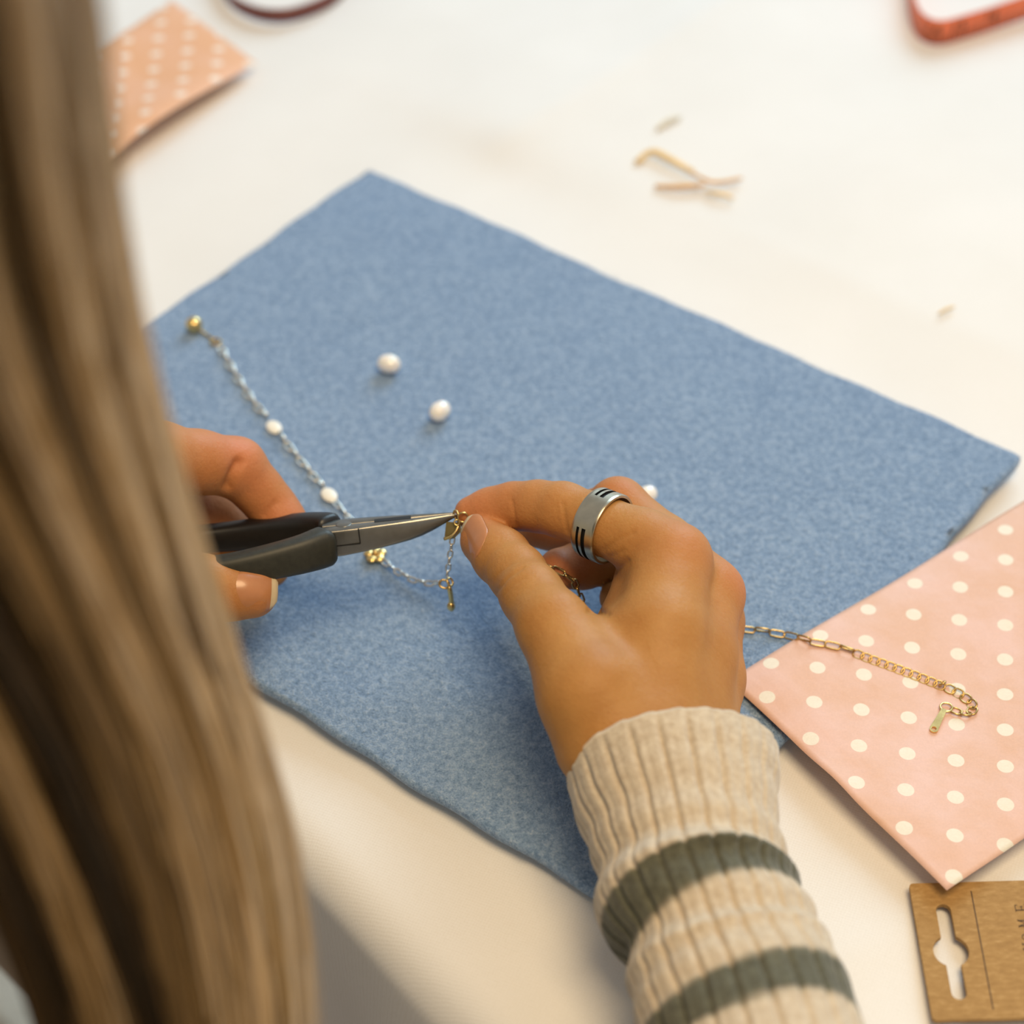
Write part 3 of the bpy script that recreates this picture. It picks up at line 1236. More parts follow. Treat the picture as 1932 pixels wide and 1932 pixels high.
# ---- the hand with the pliers (left hand, mostly behind the hair)
l_pts = [Q(40, 760, 0.68), Q(620, 780, 0.68), Q(60, 1250, 0.55), Q(600, 1250, 0.66), Q(-40, 1000, 0.56)]
f2 = Field(np.min(l_pts, 0) - 0.01, np.max(l_pts, 0) + 0.01, 0.00095)
f2.chain([J(-60, 985, .585, .0210), J(110, 965, .590, .0205)], K_, K_)
f2.chain([J(-60, 1000, .605, .0200), J(110, 985, .610, .0200)], K_, K_)
f2.chain([J(100, 950, .588, .0180), J(200, 900, .597, .0150), J(295, 868, .604, .0122)], K_, K_)
f2.chain([J(100, 965, .598, .0175), J(195, 935, .612, .0145), J(280, 914, .622, .0112)], K_, K_)
f2.chain([J(100, 985, .606, .0170), J(190, 975, .622, .0140), J(268, 965, .634, .0106)], K_, K_)
f2.chain([J(100, 1000, .610, .0160), J(180, 1015, .628, .0130), J(250, 1018, .640, .0098)], K_, K_)
f2.chain([J(110, 1000, .592, .0170), J(190, 985, .602, .0150), J(258, 948, .612, .0105)], K_, K_)
f2.chain([J(110, 1010, .588, .0170), J(200, 1055, .588, .0145), J(300, 1092, .592, .0112), J(385, 1107, .598, .0099), J(430, 1115, .600, .0093), J(476, 1118, .601, .0083)],
         .003, .001, Q(120, 1000, .588), .05, .010)                                           # thumb
f2.chain([J(295, 868, .604, .0120), J(375, 872, .614, .0103), J(446, 882, .623, .0098), J(488, 926, .627, .0082), J(516, 960, .629, .0079), J(536, 988, .628, .0075), J(552, 1010, .626, .0062)],
         .003, .0005, Q(295, 868, .604), .030, .007)                                          # index
f2.chain([J(280, 914, .622, .0110), J(340, 936, .636, .0097), J(398, 962, .646, .0090), J(450, 1000, .648, .0082), J(486, 1040, .645, .0076), J(512, 1074, .640, .0062)],
         .003, .0005, Q(280, 914, .622), .030, .007)                                          # middle
f2.chain([J(268, 965, .634, .0104), J(380, 1005, .654, .0086), J(425, 1050, .652, .0078), J(448, 1095, .644, .0062)],
         .003, .0005, Q(268, 965, .634), .03, .007)
f2.chain([J(250, 1018, .640, .0096), J(345, 1050, .652, .0076), J(388, 1088, .648, .0068), J(405, 1120, .642, .0055)],
         .003, .0005, Q(250, 1018, .640), .03, .007)
V2, F2 = f2.mesh()
V2 = relax(V2, F2, 3, 0.5)
V2 = crease(V2, F2, [
    ([(450, 872), (439, 895), (430, 918)], .0020, 9.0, .58, .66),
    ([(520, 948), (508, 962), (500, 972)], .0005, 4.0, .58, .66),
])

# ---- head, neck, trunk and arms (under the clothes and hair)
ARM0, ARM1 = Q(1275, 1452, .552), Q(1408, 1932, .492)
adir = unit(ARM1 - ARM0)
ELB = ARM0 + adir * 0.245
SHO_R = np.array([-0.115, -0.500, 0.235])
SHO_L = np.array([-0.345, -0.235, 0.235])
NECK = (SHO_R + SHO_L) / 2 + np.array([0.0, 0.0, 0.045])
FACE = unit(np.array([0.72, 0.62, -0.45]))
HEAD = NECK + np.array([0.052, 0.045, 0.155])
WRL = Q(-60, 990, .595)
ELB_L = np.array([-0.40, -0.16, -0.03])
PEL = (SHO_R + SHO_L) / 2 + np.array([-0.06, -0.05, -0.46])
f3 = Field(np.min([PEL, SHO_R, SHO_L, ELB, ELB_L, HEAD], 0) - 0.2, np.max([HEAD, ELB, SHO_R, WRL], 0) + 0.2, 0.006)
f3.chain([(ARM0 + adir * .03, .013), (ELB - adir * .11, .018), (ELB - adir * .05, .026), (ELB, .034), ((ELB + SHO_R) / 2, .041), (SHO_R, .05)], .03, .04)
f3.chain([(WRL + [0.0, 0, 0], .022), ((WRL + ELB_L) / 2, .034), (ELB_L, .036), ((ELB_L + SHO_L) / 2, .041), (SHO_L, .05)], .03, .04)
f3.chain([(SHO_R, .05), (NECK - [0, 0, .04], .06), (SHO_L, .05)], .04, .04)
f3.chain([(NECK - [0.03, 0.03, .09], .11), (PEL + [0, 0, .16], .10), (PEL, .12)], .05, .06)
f3.chain([(NECK, .05), (HEAD - [0.02, 0.02, .06], .052)], .03, .04)
f3.chain([(HEAD - FACE * .02 + [0, 0, .02], .086), (HEAD + FACE * .03 - [0, 0, .035], .068)], .04, .03)
f3.chain([(HEAD + FACE * .085 + [0, 0, .0], .009), (HEAD + FACE * .105 - [0, 0, .03], .013)], .02, .02)          # nose
f3.chain([(HEAD + FACE * .07 - [0, 0, .085], .022), (HEAD + FACE * .055 - [0, 0, .075], .03)], .02, .02)         # chin
side = unit(np.cross(FACE, [0, 0, 1]))
for s in (-1, 1):
    f3.chain([(HEAD + side * s * .085 - [0, 0, .0], .014), (HEAD + side * s * .083 - [0, 0, .03], .010)], .01, .012)
    f3.chain([(HEAD + FACE * .078 + side * s * .032 + [0, 0, .015], .014), (HEAD + FACE * .078 + side * s * .036 + [0, 0, .015], .014)], .01, .012)
V3, F3 = f3.mesh()
V3 = relax(V3, F3, 2, 0.5)

person = empty('person', PEL)
tag(person, 'seated person with long blond hair and striped knit sleeve working with pliers', 'person')
VB = np.vstack([V1, V2, V3])
FB = np.vstack([F1, F2 + len(V1), F3 + len(V1) + len(V2)])
body = child('body', VB, FB.tolist(), M['skin'], person)
blush = np.zeros(len(VB))
for (px, py, d, r, a) in ((1310, 1015, .572, .013, .30), (1398, 1092, .590, .011, .55), (1166, 905, .607, .012, .35), (885, 955, .607, .016, .55), (930, 930, .607, .016, .4),
                          (1000, 930, .6, .015, .2), (880, 1000, .60, .012, .3), (455, 845, .615, .016, .75), (545, 985, .62, .018, .7), (490, 900, .615, .018, .6), (390, 845, .61, .02, .45), (430, 960, .63, .02, .6), (500, 1120, .595, .012, .4),
                          (1060, 1060, .607, .016, .7), (1015, 1020, .625, .02, .5), (1385, 1180, .59, .025, .2)):
    c = Q(px, py, d)
    blush = np.maximum(blush, a * np.exp(-np.sum((VB - c) ** 2, 1) / r ** 2))
at = body.data.attributes.new('blush', 'FLOAT', 'POINT')
at.data.foreach_set('value', blush.astype(np.float32))
body['label'] = 'bare hands and forearms, fingers pinching a small charm'

# ---- fingernails laid on the skin
bvh = BVHTree.FromPolygons([Vector(v) for v in VB], FB.tolist())


def fingernail(tip, base, normal, length, width, free=0.18, arcr=0.0082):
    ax = unit(np.asarray(tip) - np.asarray(base))
    n = unit(np.asarray(normal) - (np.asarray(normal) @ ax) * ax)
    s = np.cross(ax, n)
    c = np.asarray(tip)
    nu_, nv_ = 15, 13
    pts = np.zeros((nu_, nv_, 3))
    for i in range(nu_):
        u = i / (nu_ - 1)
        taper = math.sqrt(max(0.02, 1 - max(0, (0.28 - u) / 0.28) ** 2)) * math.sqrt(max(0.03, 1 - max(0, (u - 0.75) / 0.27) ** 2))
        for j in range(nv_):
            w = (j / (nv_ - 1) * 2 - 1)
            a = w * 1.02 * taper
            q = c - ax * length * (1 - u) + s * (width / 2) * math.sin(a) / math.sin(1.02)
            h = bvh.ray_cast(Vector(q + n * 0.012), Vector(-n), 0.03)[0]
            base_h = (np.array(h) - q) @ n if h is not None else None
            pts[i, j] = q + n * (base_h if base_h is not None else np.nan)
    uu = np.linspace(0, 1, nu_)
    mh = (pts[:, nv_ // 2] - c) @ n
    ok = ~np.isnan(mh)
    ok &= np.abs(mh - np.nanmedian(mh)) < 0.004
    co = np.polyfit(uu[ok], mh[ok], 2)
    fit = np.polyval(co, uu)
    mh = np.where(ok, np.maximum(np.nan_to_num(mh, nan=-1), fit), fit)
    mh = np.convolve(np.pad(mh, 1, mode='edge'), [.25, .5, .25], 'valid')
    for i in range(nu_):
        u = uu[i]
        mid_h = mh[i]
        taper = math.sqrt(max(0.02, 1 - max(0, (0.30 - u) / 0.30) ** 2)) * math.sqrt(max(0.05, 1 - max(0, (u - 0.72) / 0.32) ** 2))
        for j in range(nv_):
            w = (j / (nv_ - 1) * 2 - 1) * taper
            x = w * width / 2
            arch = arcr - math.sqrt(max(1e-9, arcr ** 2 - x ** 2))
            pts[i, j] = c - ax * length * (1 - u) + s * x + n * (mid_h - arch + 0.00050 * min(1, u / 0.3) - 0.00025)
    top = pts.reshape(-1, 3)
    bot = top - n * 0.0006
    F = grid_faces(nu_, nv_, 0) + grid_faces(nu_, nv_, nu_ * nv_, flip=True)
    loop = [(i, 0) for i in range(nu_)] + [(nu_ - 1, j) for j in range(1, nv_)] + [(i, nv_ - 1) for i in range(nu_ - 2, -1, -1)] + [(0, j) for j in range(nv_ - 2, 0, -1)]
    ids = [i * nv_ + j for i, j in loop]
    for k in range(len(ids)):
        a, b = ids[k], ids[(k + 1) % len(ids)]
        F.append((a, b, b + nu_ * nv_, a + nu_ * nv_))
    o = child('fingernail', np.vstack([top, bot]), F, [M['nail'], M['nail_tip']], person)
    fix_normals(o)
    nb = (nu_ - 1) * (nv_ - 1)
    for p_ in o.data.polygons:
        ids_ = [i % (nu_ * nv_) // nv_ for i in p_.vertices]
        if min(ids_) >= (1 - free) * (nu_ - 1):
            p_.material_index = 1
    return o


TOC = -FW
fingernail(Q(873, 989, .604), Q(936, 1043, .597), TOC * 0.90 - RT * 0.22 + DN * 0.30, 0.0150, 0.0122, .13)
fingernail(Q(526, 1117, .596), Q(440, 1113, .592), TOC * 0.95 - DN * 0.05, 0.0155, 0.0128, .2)

# ------------------------------------------------------------------ knitted sleeve and jumper
NR, NA, NL = 23, 23 * 12, 200
cl_pts = [  # px, py, depth, radius
    (1270, 1460, .5485, .0300), (1281, 1515, .5415, .0280), (1294, 1570, .5345, .0257), (1307, 1630, .5278, .0250), (1322, 1690, .5212, .0256),
    (1343, 1750, .5138, .0256), (1372, 1830, .506, .0262), (1412, 1932, .494, .0272)]
cp = [Q(a, b, c) for a, b, c, _ in cl_pts]
cr = [r for *_, r in cl_pts]
for k, r in ((0.035, .029), (0.075, .034), (0.11, .041), (0.142, .046), (0.16, .042)):
    cp.append(Q(1412, 1932, .494) + adir * k)
    cr.append(r)
SP = spline([np.append(p_, r) for p_, r in zip(cp, cr)], NL)
t, N, B = frames(SP[:, :3])
arc = np.concatenate([[0], np.cumsum(np.linalg.norm(np.diff(SP[:, :3], axis=0), axis=1))])
pxs = proj(SP[:, :3])
y1, y2 = 1722, 1958
s1 = np.interp(y1, pxs[:, 1], arc)
s2 = np.interp(y2, pxs[:, 1], arc)
R = np.zeros((NL + 10, NA, 3))
stripe = np.zeros((NL + 10, NA))
leftdir = unit(-RT)
for k in range(NL):
    for q in range(NA):
        a = 2 * math.pi * q / NA
        ra = a + 0.0
        ph = (q / NA * NR) % 1.0
        g = abs(ph - 0.5) * 2                                    # 1 at the groove
        rib = 0.0018 * (1 - max(0, (g - 0.66) / 0.34) ** 1.3) - 0.0003 * math.exp(-((ph - 0.42) / 0.07) ** 2)
        d = B[k] * math.cos(a) + N[k] * math.sin(a)
        r = SP[k, 3]
        lf = d @ leftdir
        s = arc[k]
        # slumped fold just behind the cuff, strongest at the left
        wv = s1 - 0.006 - s
        r += (0.0026 * math.exp(-(wv / 0.0055) ** 2) * (0.5 + 0.7 * lf) - 0.0018 * math.exp(-((s - s1 - 0.006) / 0.006) ** 2) * (0.6 + 0.5 * lf)
              + 0.0008 * math.sin(s * 520 + 2 * math.cos(a)) * math.exp(-((s - s1) / 0.03) ** 2))
        r += 0.0006 * math.sin(3 * a + s * 90)
        edge = min(1, s / 0.009)
        edge = edge * edge * (3 - 2 * edge)
        r += rib * (0.18 + 0.82 * edge) + 0.0010 * (1 - edge)
        wav = 0.0004 * math.sin(a * NR) * (1 - edge) * 0.6
        R[k + 10, q] = SP[k, :3] + d * r + t[k] * wav
        w = 0.0022 * math.cos(a + 0.6)
        for sc, hw in ((s1, .0058), (s2, .0060)):
            e = abs(s - sc - w)
            stripe[k + 10, q] = max(stripe[k + 10, q], 1 / (1 + math.exp(min(50, (e - hw) / 0.00022))))
# rolled rim going back inside the cuff
for k in range(10):
    u = (9 - k) / 9
    for q in range(NA):
        base = R[10, q]
        c = SP[0, :3]
        inw = unit(c - base)
        th = u * math.pi
        R[k, q] = base + inw * 0.0014 * (1 - math.cos(min(th, math.pi))) - t[0] * (0.0016 * math.sin(th)) + (t[0] * 0.004 * (u - 0.6) / 0.4 if u > 0.6 else 0)
v, f = rings(R, cap0=False, cap1=False)
sv, sf = v, f
st = stripe.reshape(-1)
# trunk and other sleeve of the jumper
f4 = Field(np.min([PEL, SHO_R, SHO_L, ELB, ELB_L], 0) - 0.2, np.max([NECK, ELB, SHO_R, WRL], 0) + 0.2, 0.006)
f4.chain([(Q(1412, 1932, .494) + adir * .115, .031), (ELB, .045), ((ELB + SHO_R) / 2, .052), (SHO_R, .060)], .03, .04)
f4.chain([(WRL + unit(ELB_L - WRL) * .03, .028), ((WRL + ELB_L) / 2, .042), (ELB_L, .046), ((ELB_L + SHO_L) / 2, .052), (SHO_L, .060)], .03, .04)
f4.chain([(SHO_R, .060), (NECK - [0, 0, .06], .066), (SHO_L, .060)], .04, .04)
f4.chain([(np.array([-0.215, -0.325, 0.13]), .105), (np.array([-0.215, -0.325, 0.04]), .118), (PEL + [0, 0, .1], .12)], .05, .06)
f4.chain([(NECK - [0.03, 0.03, .09], .125), (PEL + [0, 0, .16], .115), (PEL + [0, 0, .02], .130)], .05, .06)
V4, F4 = f4.mesh()
V4 = relax(V4, F4, 2, 0.5)
sw = child('sweater', np.vstack([sv, V4]), sf + (F4 + len(sv)).tolist(), M['knit'], person)
at = sw.data.attributes.new('stripe', 'FLOAT', 'POINT')
at.data.foreach_set('value', np.concatenate([st, np.zeros(len(V4))]).astype(np.float32))
fix_normals(sw)
sw['label'] = 'cream ribbed knit sleeve with two dark green stripes'

# ------------------------------------------------------------------ hair
ROWS = np.array([-420, -200, 0, 250, 500, 800, 1000, 1300, 1500, 1700, 1932, 2250, 2600], float)
REDGE = np.array([20, 110, 162, 188, 226, 290, 348, 444, 506, 546, 566, 575, 560], float)
WID = np.array([1500, 1530, 1550, 1530, 1500, 1350, 1220, 1020, 940, 860, 740, 640, 560], float)
DEP = np.array([.205, .232, .258, .285, .305, .325, .338, .358, .372, .386, .402, .420, .44])
CR = HEAD + np.array([-0.01, -0.03, 0.095])


def hair_point(u, row, depth_off):
    """u: 0 at the right edge of the curtain .. 1 at the far left"""
    re, wd, dp = np.interp(row, ROWS, REDGE), np.interp(row, ROWS, WID), np.interp(row, ROWS, DEP)
    px = re - min(u, 0.70) * wd - max(0, u - 0.70) * 4000
    return Q(px, row, dp + depth_off)


def front(u):
    """bulge of the curtain towards the camera"""
    return 0.030 * (1 - math.sqrt(max(0, 1 - (1 - min(1, u / 0.55)) ** 2))) - 0.012


def tone_of(u, row_phase=0.0):  # brown and blond bands, with shade between locks and lit right edge painted in
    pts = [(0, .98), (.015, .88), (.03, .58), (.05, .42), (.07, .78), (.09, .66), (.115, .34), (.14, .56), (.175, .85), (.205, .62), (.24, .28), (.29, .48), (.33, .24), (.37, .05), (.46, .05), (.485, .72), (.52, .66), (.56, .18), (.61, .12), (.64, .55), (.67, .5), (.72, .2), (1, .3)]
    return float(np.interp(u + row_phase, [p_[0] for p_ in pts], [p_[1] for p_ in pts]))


HV, HF, HT = [], [], []


def strand(pts, rad, tone, sides=4):
    v, f = tube(pts, rad, sides, caps=False, up=(0.3, -0.8, 0.4))
    o = sum(len(x) for x in HV)
    HV.append(v)
    HF.extend([tuple(i + o for i in q) for q in f])
    HT.append(np.repeat(np.broadcast_to(tone, (len(pts),)), sides))


rows = np.array([-420, -200, 0, 180, 360, 540, 720, 900, 1080, 1260, 1440, 1620, 1800, 1980, 2250, 2600], float)


def lock_path(u0, off, wig, phase, drift, crown=True, end=None):
    pts = []
    for r in rows:
        if (end and r > end) or (u0 > 0.62 and r > 1640):
            break
        uu = u0 + wig * math.sin(r / 420 + phase) + drift * max(0, (r - 500) / 1500) ** 1.5
        pts.append(hair_point(uu, r, off + front(max(0.0, uu)) + 0.003 * math.sin(r / 300 + phase * 2)))
    if crown:
        a = pts[0]
        pts = [CR * 0.9 + a * 0.1 + np.array([0, 0, .01]), CR * 0.5 + a * 0.5 + np.array([0.005, -0.01, .022])] + pts
    return spline(pts, 34 if crown else 28)


# under layer: broad dark locks that close the curtain
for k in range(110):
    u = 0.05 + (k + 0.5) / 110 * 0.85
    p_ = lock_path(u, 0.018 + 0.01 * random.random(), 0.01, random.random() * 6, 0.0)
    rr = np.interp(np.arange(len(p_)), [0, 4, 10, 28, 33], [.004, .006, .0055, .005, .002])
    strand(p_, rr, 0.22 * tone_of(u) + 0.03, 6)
# locks with depth differences between them
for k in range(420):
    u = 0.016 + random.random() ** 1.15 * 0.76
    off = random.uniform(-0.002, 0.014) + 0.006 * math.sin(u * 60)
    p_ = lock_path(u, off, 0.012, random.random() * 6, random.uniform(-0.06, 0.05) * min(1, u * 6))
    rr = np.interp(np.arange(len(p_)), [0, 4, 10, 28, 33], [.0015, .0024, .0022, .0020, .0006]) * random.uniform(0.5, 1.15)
    tn = np.clip(tone_of(u) + random.gauss(0, 0.10) - 6 * max(0, off - 0.004), 0.03, 1)  # locks set further back get painted shade as a darker tone
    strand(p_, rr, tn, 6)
# single hairs
for k in range(2600):
    u = 0.002 + random.random() ** 1.3 * 0.74
    off = random.uniform(-0.006, 0.010) + 0.006 * math.sin(u * 60)
    p_ = lock_path(u, off, 0.016, random.random() * 6, random.uniform(-0.07, 0.06) * min(1, u * 6 + 0.1))
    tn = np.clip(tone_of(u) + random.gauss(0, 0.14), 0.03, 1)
    strand(p_, np.linspace(.00038, .00022, len(p_)), tn, 3)
# loose wisps at the right edge, lower down; lit look painted as pale tone
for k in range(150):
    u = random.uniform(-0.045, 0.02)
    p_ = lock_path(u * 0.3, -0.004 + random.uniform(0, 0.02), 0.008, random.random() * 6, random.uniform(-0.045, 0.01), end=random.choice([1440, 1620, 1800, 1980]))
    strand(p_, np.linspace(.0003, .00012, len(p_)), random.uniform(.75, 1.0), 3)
hv = np.vstack(HV)
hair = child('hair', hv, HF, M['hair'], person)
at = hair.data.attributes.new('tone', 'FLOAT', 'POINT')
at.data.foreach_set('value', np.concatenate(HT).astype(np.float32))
hair['kind'] = 'stuff'
hair['label'] = 'long straight brown and blond hair hanging in the foreground'

# ------------------------------------------------------------------ slotted ring on the index finger
RC = Q(1137, 992, .5915)
RA = unit(Q(1062, 962, .598) - Q(1215, 1022, .586))             # along the finger to its tip
RA = unit(RA + FW * 0.17)
RX = unit(-DN - (-DN @ RA) * RA)
RY = np.cross(RA, RX)
ro = empty('slotted_ring', RC)
tag(ro, 'wide silver ring with black slots worn on the bent index finger', 'ring')


def ring_band():
    NT_, NX = 180, 17
    ri, rout, hw = 0.0106, 0.0116, 0.0041
    V, F, mi = [], [], []

    def pt(r, a, x):
        return RC + RA * x + (RX * math.cos(a) + RY * math.sin(a)) * r

    def slot(ti, xi):
        a = (ti + 0.5) / NT_ * 360
        x = (xi + 0.5) / NX
        x = 1 - x
        rows_ = (0.22 < x < 0.33) or (0.45 < x < 0.62)
        return rows_ and ((190 < a < 266) or a > 326 or a < 36 or (76 < a < 150))
    xs = np.linspace(-hw, hw, NX + 1)
    go = {}
    gd = {}
    gi = {}
    for ti in range(NT_):
        a = 2 * math.pi * ti / NT_
        for xi in range(NX + 1):
            bev = 0.00025 if xi in (0, NX) else 0
            go[ti, xi] = len(V)
            V.append(pt(rout - bev, a, xs[xi]))
            gd[ti, xi] = len(V)
            V.append(pt(rout - 0.0008, a, xs[xi]))
            gi[ti, xi] = len(V)
            V.append(pt(ri, a, xs[xi]))
    for ti in range(NT_):
        t2 = (ti + 1) % NT_
        for xi in range(NX):
            if slot(ti, xi):
                F.append((gd[ti, xi], gd[ti, xi + 1], gd[t2, xi + 1], gd[t2, xi]))
                mi.append(1)
                for (c, d, nb) in (((ti, xi), (t2, xi), (ti, xi - 1)), ((ti, xi + 1), (t2, xi + 1), (ti, xi + 1)), ((ti, xi), (ti, xi + 1), ((ti - 1) % NT_, xi)), ((t2, xi), (t2, xi + 1), (t2, xi))):
                    if not slot(*nb):
                        F.append((go[c], go[d], gd[d], gd[c]))
                        mi.append(1)
            else:
                F.append((go[ti, xi], go[ti, xi + 1], go[t2, xi + 1], go[t2, xi]))
                mi.append(0)
            F.append((gi[ti, xi], gi[t2, xi], gi[t2, xi + 1], gi[ti, xi + 1]))
            mi.append(0)
        for xi in (0, NX):
            F.append((go[ti, xi], go[t2, xi], gi[t2, xi], gi[ti, xi]))
            mi.append(0)
    o = child('band', V, F, [M['ring'], M['black']], ro)
    o.data.polygons.foreach_set('material_index', mi)
    fix_normals(o)
    o.data.set_sharp_from_angle(angle=math.radians(35))


ring_band()

# ------------------------------------------------------------------ necklace
nk0 = P(700, 1040, MAT_TOP)
nk = empty('necklace', nk0)
tag(nk, 'fine paperclip chain necklace with gold charms running through the fingers to the pink bag', 'necklace')


def link_mesh(L, Wd, r, n=20, sides=6):
    """stadium shaped wire link along x lying in xy"""
    pts = []
    hl = max(0.0, (L - Wd) / 2)
    for k in range(n):
        a = 2 * math.pi * k / n
        c, s = math.cos(a), math.sin(a)
        pts.append((hl * (1 if c > 1e-6 else -1 if c < -1e-6 else 0) + (Wd / 2 - r) * c, (Wd / 2 - r) * s, 0))
    return tube(pts, r, sides, closed=True)


_meshes = {}


def put_link(kind, L, Wd, r, mat, c, d, nrm, name='chain_link'):
    key = (kind, round(L, 5), round(Wd, 5), mat)
    if key not in _meshes:
        v, f = link_mesh(L, Wd, r)
        me = bpy.data.meshes.new(name)
        me.from_pydata([tuple(x) for x in v], [], f)
        me.polygons.foreach_set('use_smooth', [True] * len(me.polygons))
        me.materials.append(M[mat])
        _meshes[key] = me
    o = bpy.data.objects.new(name, _meshes[key])
    COL.objects.link(o)
    o.parent = nk
    x = unit(d)
    z = unit(np.asarray(nrm) - (np.asarray(nrm) @ x) * x)
    y = np.cross(z, x)
    o.matrix_local = Matrix(((x[0], y[0], z[0], c[0] - nk0[0]), (x[1], y[1], z[1], c[1] - nk0[1]), (x[2], y[2], z[2], c[2] - nk0[2]), (0, 0, 0, 1)))
    return o


def chain_run(path, L, Wd, r, mat, rolls, overlap=2.0, kind='c', up=(0, 0, 1), lift=None):
    """links along a polyline; pitch leaves neighbouring wires touching"""
    path = spline(path, 200)
    s = np.concatenate([[0], np.cumsum(np.linalg.norm(np.diff(path, axis=0), axis=1))])
    pitch = L - overlap * r * 1.15
    n = max(1, int(round(s[-1] / pitch)))
    for k in range(n):
        a, b = k * s[-1] / n, (k + 1) * s[-1] / n
        pa = np.array([np.interp(a, s, path[:, q]) for q in range(3)])
        pb = np.array([np.interp(b, s, path[:, q]) for q in range(3)])
        d = unit(pb - pa)
        roll = math.radians(rolls[k % len(rolls)])
        z = unit(np.asarray(up, float) - (np.asarray(up, float) @ d) * d)
        y = np.cross(z, d)
        nn = z * math.cos(roll) + y * math.sin(roll)
        c = (pa + pb) / 2
        if lift:
            c = c + np.array([0, 0, abs(math.sin(roll)) * Wd * 0.38])
        put_link(kind, L, Wd, r, mat, c, d, nn)


ZM = MAT_TOP + 0.0006
LL, LW, LR = 0.0058, 0.0030, 0.00036


def part_ball(name, c, r, mat, squash=(1, 1, 1), bumps=0):
    V, F = [], []
    nu_, nv_ = 14, 18
    for i in range(nu_ + 1):
        th = math.pi * i / nu_
        for j in range(nv_):
            ph = 2 * math.pi * j / nv_
            rr = r * (1 + bumps * math.sin(5 * ph) * math.sin(th) ** 2 * math.sin(2 * th + 1.2))
            V.append(np.asarray(c) + rr * np.array([squash[0] * math.sin(th) * math.cos(ph), squash[1] * math.sin(th) * math.sin(ph), squash[2] * math.cos(th)]))
    for i in range(nu_):
        for j in range(nv_):
            F.append((i * nv_ + j, i * nv_ + (j + 1) % nv_, (i + 1) * nv_ + (j + 1) % nv_, (i + 1) * nv_ + j))
    o = child(name, V, F, mat, nk)
    bm = bmesh.new()
    bm.from_mesh(o.data)
    bmesh.ops.remove_doubles(bm, verts=bm.verts, dist=1e-6)
    bmesh.ops.recalc_face_normals(bm, faces=bm.faces)
    bm.to_mesh(o.data)
    bm.free()
    return o


# far end: gold ball, connector and chain lying on the felt
part_ball('gold_ball', P(366, 613, MAT_TOP + 0.0034), 0.0034, M['gold'])
v, f = tube(spline([P(376, 622, ZM + .001), P(390, 632, ZM), P(404, 642, ZM)], 8), .0006, 6)
child('connector_pin', v, f, M['brass'], nk)
put_link('jr', .0048, .0046, .0005, 'brass', P(407, 645, ZM + .0003), RT, (0.2, 0, 1), 'jump_ring')
seg = [(416, 656), (440, 700), (475, 755), (505, 790)]
chain_run([P(a, b, ZM) for a, b in seg], .0062, .0036, .0005, 'silver', [5, 84], lift=True)
chain_run([P(a, b, ZM) for a, b in ((528, 822), (560, 862), (596, 905), (612, 922))], .0062, .0036, .0005, 'silver', [84, 8], lift=True)
for (px, py) in ((517, 806), (621, 934)):
    c = P(px, py, MAT_TOP + 0.0012)
    d = unit((P(px + 10, py + 13, 0) - P(px, py, 0)))
    th = math.atan2(d[1], d[0])
    V, F = [], []
    nu_, nv_ = 10, 20
    for i in range(nu_ + 1):
        a = math.pi * i / nu_
        for j in range(nv_):
            b = 2 * math.pi * j / nv_
            lx, ly, lz = 0.0041 * math.cos(a), 0.0028 * math.sin(a) * math.cos(b), 0.0011 * math.sin(a) * math.sin(b)
            V.append(c + [lx * math.cos(th) - ly * math.sin(th), lx * math.sin(th) + ly * math.cos(th), lz])
    for i in range(nu_):
        for j in range(nv_):
            F.append((i * nv_ + j, i * nv_ + (j + 1) % nv_, (i + 1) * nv_ + (j + 1) % nv_, (i + 1) * nv_ + j))
    o = child('oval_bead', V, F, M['shell'], nk)
    fix_normals(o)
chain_run([P(a, b, ZM) for a, b in ((630, 946), (655, 975), (685, 1012), (700, 1030))], LL, LW, LR * 1.2, 'silver', [12, 72, 25, 80], lift=True)

# gold flower
fc = P(708, 1047, MAT_TOP + 0.0016)
for k in range(5):
    a = 2 * math.pi * k / 5 + 0.4
    c = fc + np.array([math.cos(a), math.sin(a), 0]) * 0.0023
    o = part_ball('petal', c + [0, 0, 0.0002], 0.0019, M['gold'], (1, 1, 0.5))
part_ball('flower_centre', fc + [0, 0, .0008], 0.0013, M['brass'])
chain_run([P(722, 1059, ZM + .0005), P(752, 1082, ZM + .001), P(785, 1098, ZM + .002), P(812, 1103, ZM + .003), P(832, 1103, ZM + .005)], .0044, .0026, .00042, 'silver', [-15, 65, -25, 75], lift=True)
# vertical drop from the plier tip
Dp = .6105
top_c = Q(854, 1014, .6108)
bot_c = Q(843, 1090, .6195)
chain_run([top_c, (top_c + bot_c) / 2, bot_c], .0034, .0021, .00030, 'silver', [10, 75], up=-FW, kind='s')
put_link('jr2', .0040, .0034, .00038, 'brass', Q(838, 1102, .6215), RT + DN * .3, -FW, 'jump_ring')
put_link('jr3', .0034, .0030, .00038, 'gold', Q(849, 1098, .6215), RT * .4 + DN, -FW + RT, 'jump_ring')
b0, b1 = Q(847, 1106, .6215), Q(852, 1152, .628)
v, f = tube(spline([b0, (b0 + b1) / 2 + RT * .0003, b1], 12), np.interp(np.arange(12), [0, 1, 6, 10, 11], [.0004, .0009, .0008, .0012, .0006]), 8)
child('bar_drop', v, f, M['gold'], nk)
part_ball('bar_bead', Q(851, 1144, .6265), .0014, M['gold'], (1, 1, 1.3))

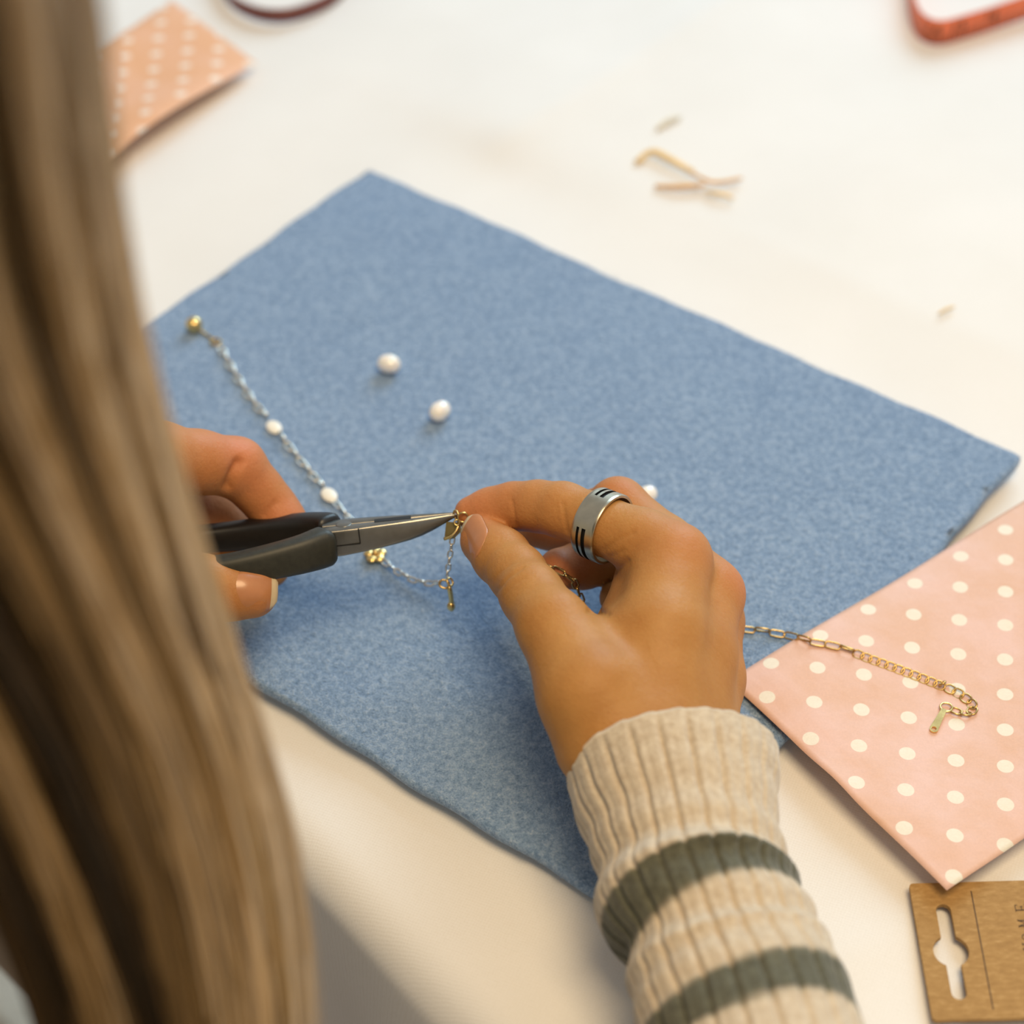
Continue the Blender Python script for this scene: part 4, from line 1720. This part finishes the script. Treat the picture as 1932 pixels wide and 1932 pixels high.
# charm and jump rings at the pinch
put_link('jr4', .0040, .0040, .00035, 'gold', Q(861, 972, .6090), RT * .3 + DN, RT + FW * .5, 'jump_ring')
put_link('jr4', .0040, .0040, .00035, 'gold', Q(874, 976, .6075), RT, -FW + DN * .4, 'jump_ring')
put_link('jr5', .0024, .0022, .00030, 'gold', Q(862, 986, .6085), RT * .3 + DN, -FW, 'jump_ring')
poly = [(842, 984), (870, 986), (869, 1004), (857, 1016), (838, 1019)]
ctr = (851, 1003)
fr = [Q(a, b, .6100) for a, b in poly]
bk = [q + FW * .0008 for q in fr]
f = [tuple(range(4, -1, -1)), tuple(range(5, 10))] + [(k, (k + 1) % 5, 5 + (k + 1) % 5, 5 + k) for k in range(5)]
o = child('leaf_charm', fr + bk, f, M['dark_gold'], nk, smooth=False)
fix_normals(o)
v, f = tube(spline([Q(838, 1017, .6092), Q(851, 1012, .6085), Q(860, 1003, .6085), Q(865, 992, .6088)], 14), .0006, 6)
child('charm_rim', v, f, M['gold'], nk)

# inside the hand, over the ring fingertip and down behind the palm
chain_run([Q(1000, 1052, .600), Q(1022, 1062, .6015), Q(1055, 1078, .603), Q(1080, 1092, .6045), Q(1092, 1118, .611), Q(1106, 1152, .618), Q(1120, 1182, .624)],
          LL * .9, LW * .95, LR, 'brass', [20, 80, 35, 75], up=-FW, kind='h')
chain_run([Q(1120, 1182, .624), P(1160, 1210, ZM), P(1230, 1208, ZM), P(1310, 1190, ZM), P(1385, 1186, ZM), P(1400, 1187, ZM)], LL, LW, LR, 'brass', [15, 80], kind='h2')


def pz(px, py):
    """height of the pink bag's top under a pixel"""
    z = .0055
    for _ in range(3):
        q = P(px, py, z) - K0
        A = np.array([[pe_u[0], pe_v[0]], [pe_u[1], pe_v[1]]])
        a, b = np.linalg.solve(A, q[:2])
        z = zpink(max(a, 0), max(b, 0)) + .0008 if (a > 0 and b > 0) else MAT_TOP + .0002
    return z + .0005


def on_bag(pts):
    return [P(a, b, pz(a, b)) for a, b in pts]


chain_run(on_bag([(1396, 1187), (1430, 1191), (1462, 1196), (1492, 1202), (1522, 1210), (1550, 1215), (1582, 1222), (1612, 1232)]), LL, LW, LR, 'brass', [-10, 74, -18, -30, 78, -12, -22, 66], kind='p', lift=True)
chain_run(on_bag([(1612, 1232), (1640, 1243), (1690, 1261), (1735, 1278), (1780, 1296)]), .0043, .0036, .00033, 'brass', [-24], overlap=4, kind='q', lift=False)
put_link('jr6', .0030, .0028, .00042, 'brass', on_bag([(1777, 1293)])[0] + [0, 0, .001], RT + DN * -.6, RT, 'jump_ring')
chain_run(on_bag([(1784, 1296), (1805, 1307), (1826, 1320), (1837, 1333), (1832, 1346), (1812, 1345), (1796, 1338)]), .0044, .0038, .00034, 'brass', [-15, -28], overlap=3, kind='q')
put_link('jr7', .0046, .0044, .00038, 'gold', on_bag([(1785, 1336)])[0] + [0, 0, .0004], RT, (0, 0, 1), 'jump_ring')
ta, tb_ = on_bag([(1781, 1342), (1762, 1376)])
tb_ = tb_ + [0, 0, 0.0]
ta = ta + [0, 0, .0008]
d = unit(tb_ - ta)
n = unit(np.array([0, 0, 1.0]) - d[2] * d)
sd = np.cross(d, n)
Lt = np.linalg.norm(tb_ - ta)
out = []
for s_, w in ((0, .0007), (.0005, .0009), (Lt * .5, .0011), (Lt, .0014)):
    out.append((s_, w))
arc_ = [(Lt + .0014 * math.sin(a), .0014 * math.cos(a)) for a in np.linspace(0.2, math.pi - 0.2, 9)]
outline = [(s_, w) for s_, w in out] + arc_ + [(s_, -w) for s_, w in out[::-1]]
hole = [(Lt + .0008 * math.cos(a), .0008 * math.sin(a)) for a in np.linspace(0, 2 * math.pi, 14, endpoint=False)]
bm = bmesh.new()
a_ = [bm.verts.new((x, y, 0)) for x, y in outline]
h_ = [bm.verts.new((x, y, 0)) for x, y in hole]
es = [bm.edges.new((a_[i], a_[(i + 1) % len(a_)])) for i in range(len(a_))] + [bm.edges.new((h_[i], h_[(i + 1) % len(h_)])) for i in range(len(h_))]
bmesh.ops.triangle_fill(bm, use_beauty=True, edges=es)
g = bmesh.ops.extrude_face_region(bm, geom=bm.faces[:])
for vv_ in [x for x in g['geom'] if isinstance(x, bmesh.types.BMVert)]:
    vv_.co.z += .0007
bm.verts.index_update()
V = [ta + d * v_.co.x + sd * v_.co.y + n * (v_.co.z - .0002) for v_ in bm.verts]
F = [[v_.index for v_ in f_.verts] for f_ in bm.faces]
bm.free()
o = child('end_tag', V, F, M['gold'], nk, smooth=False)
fix_normals(o)
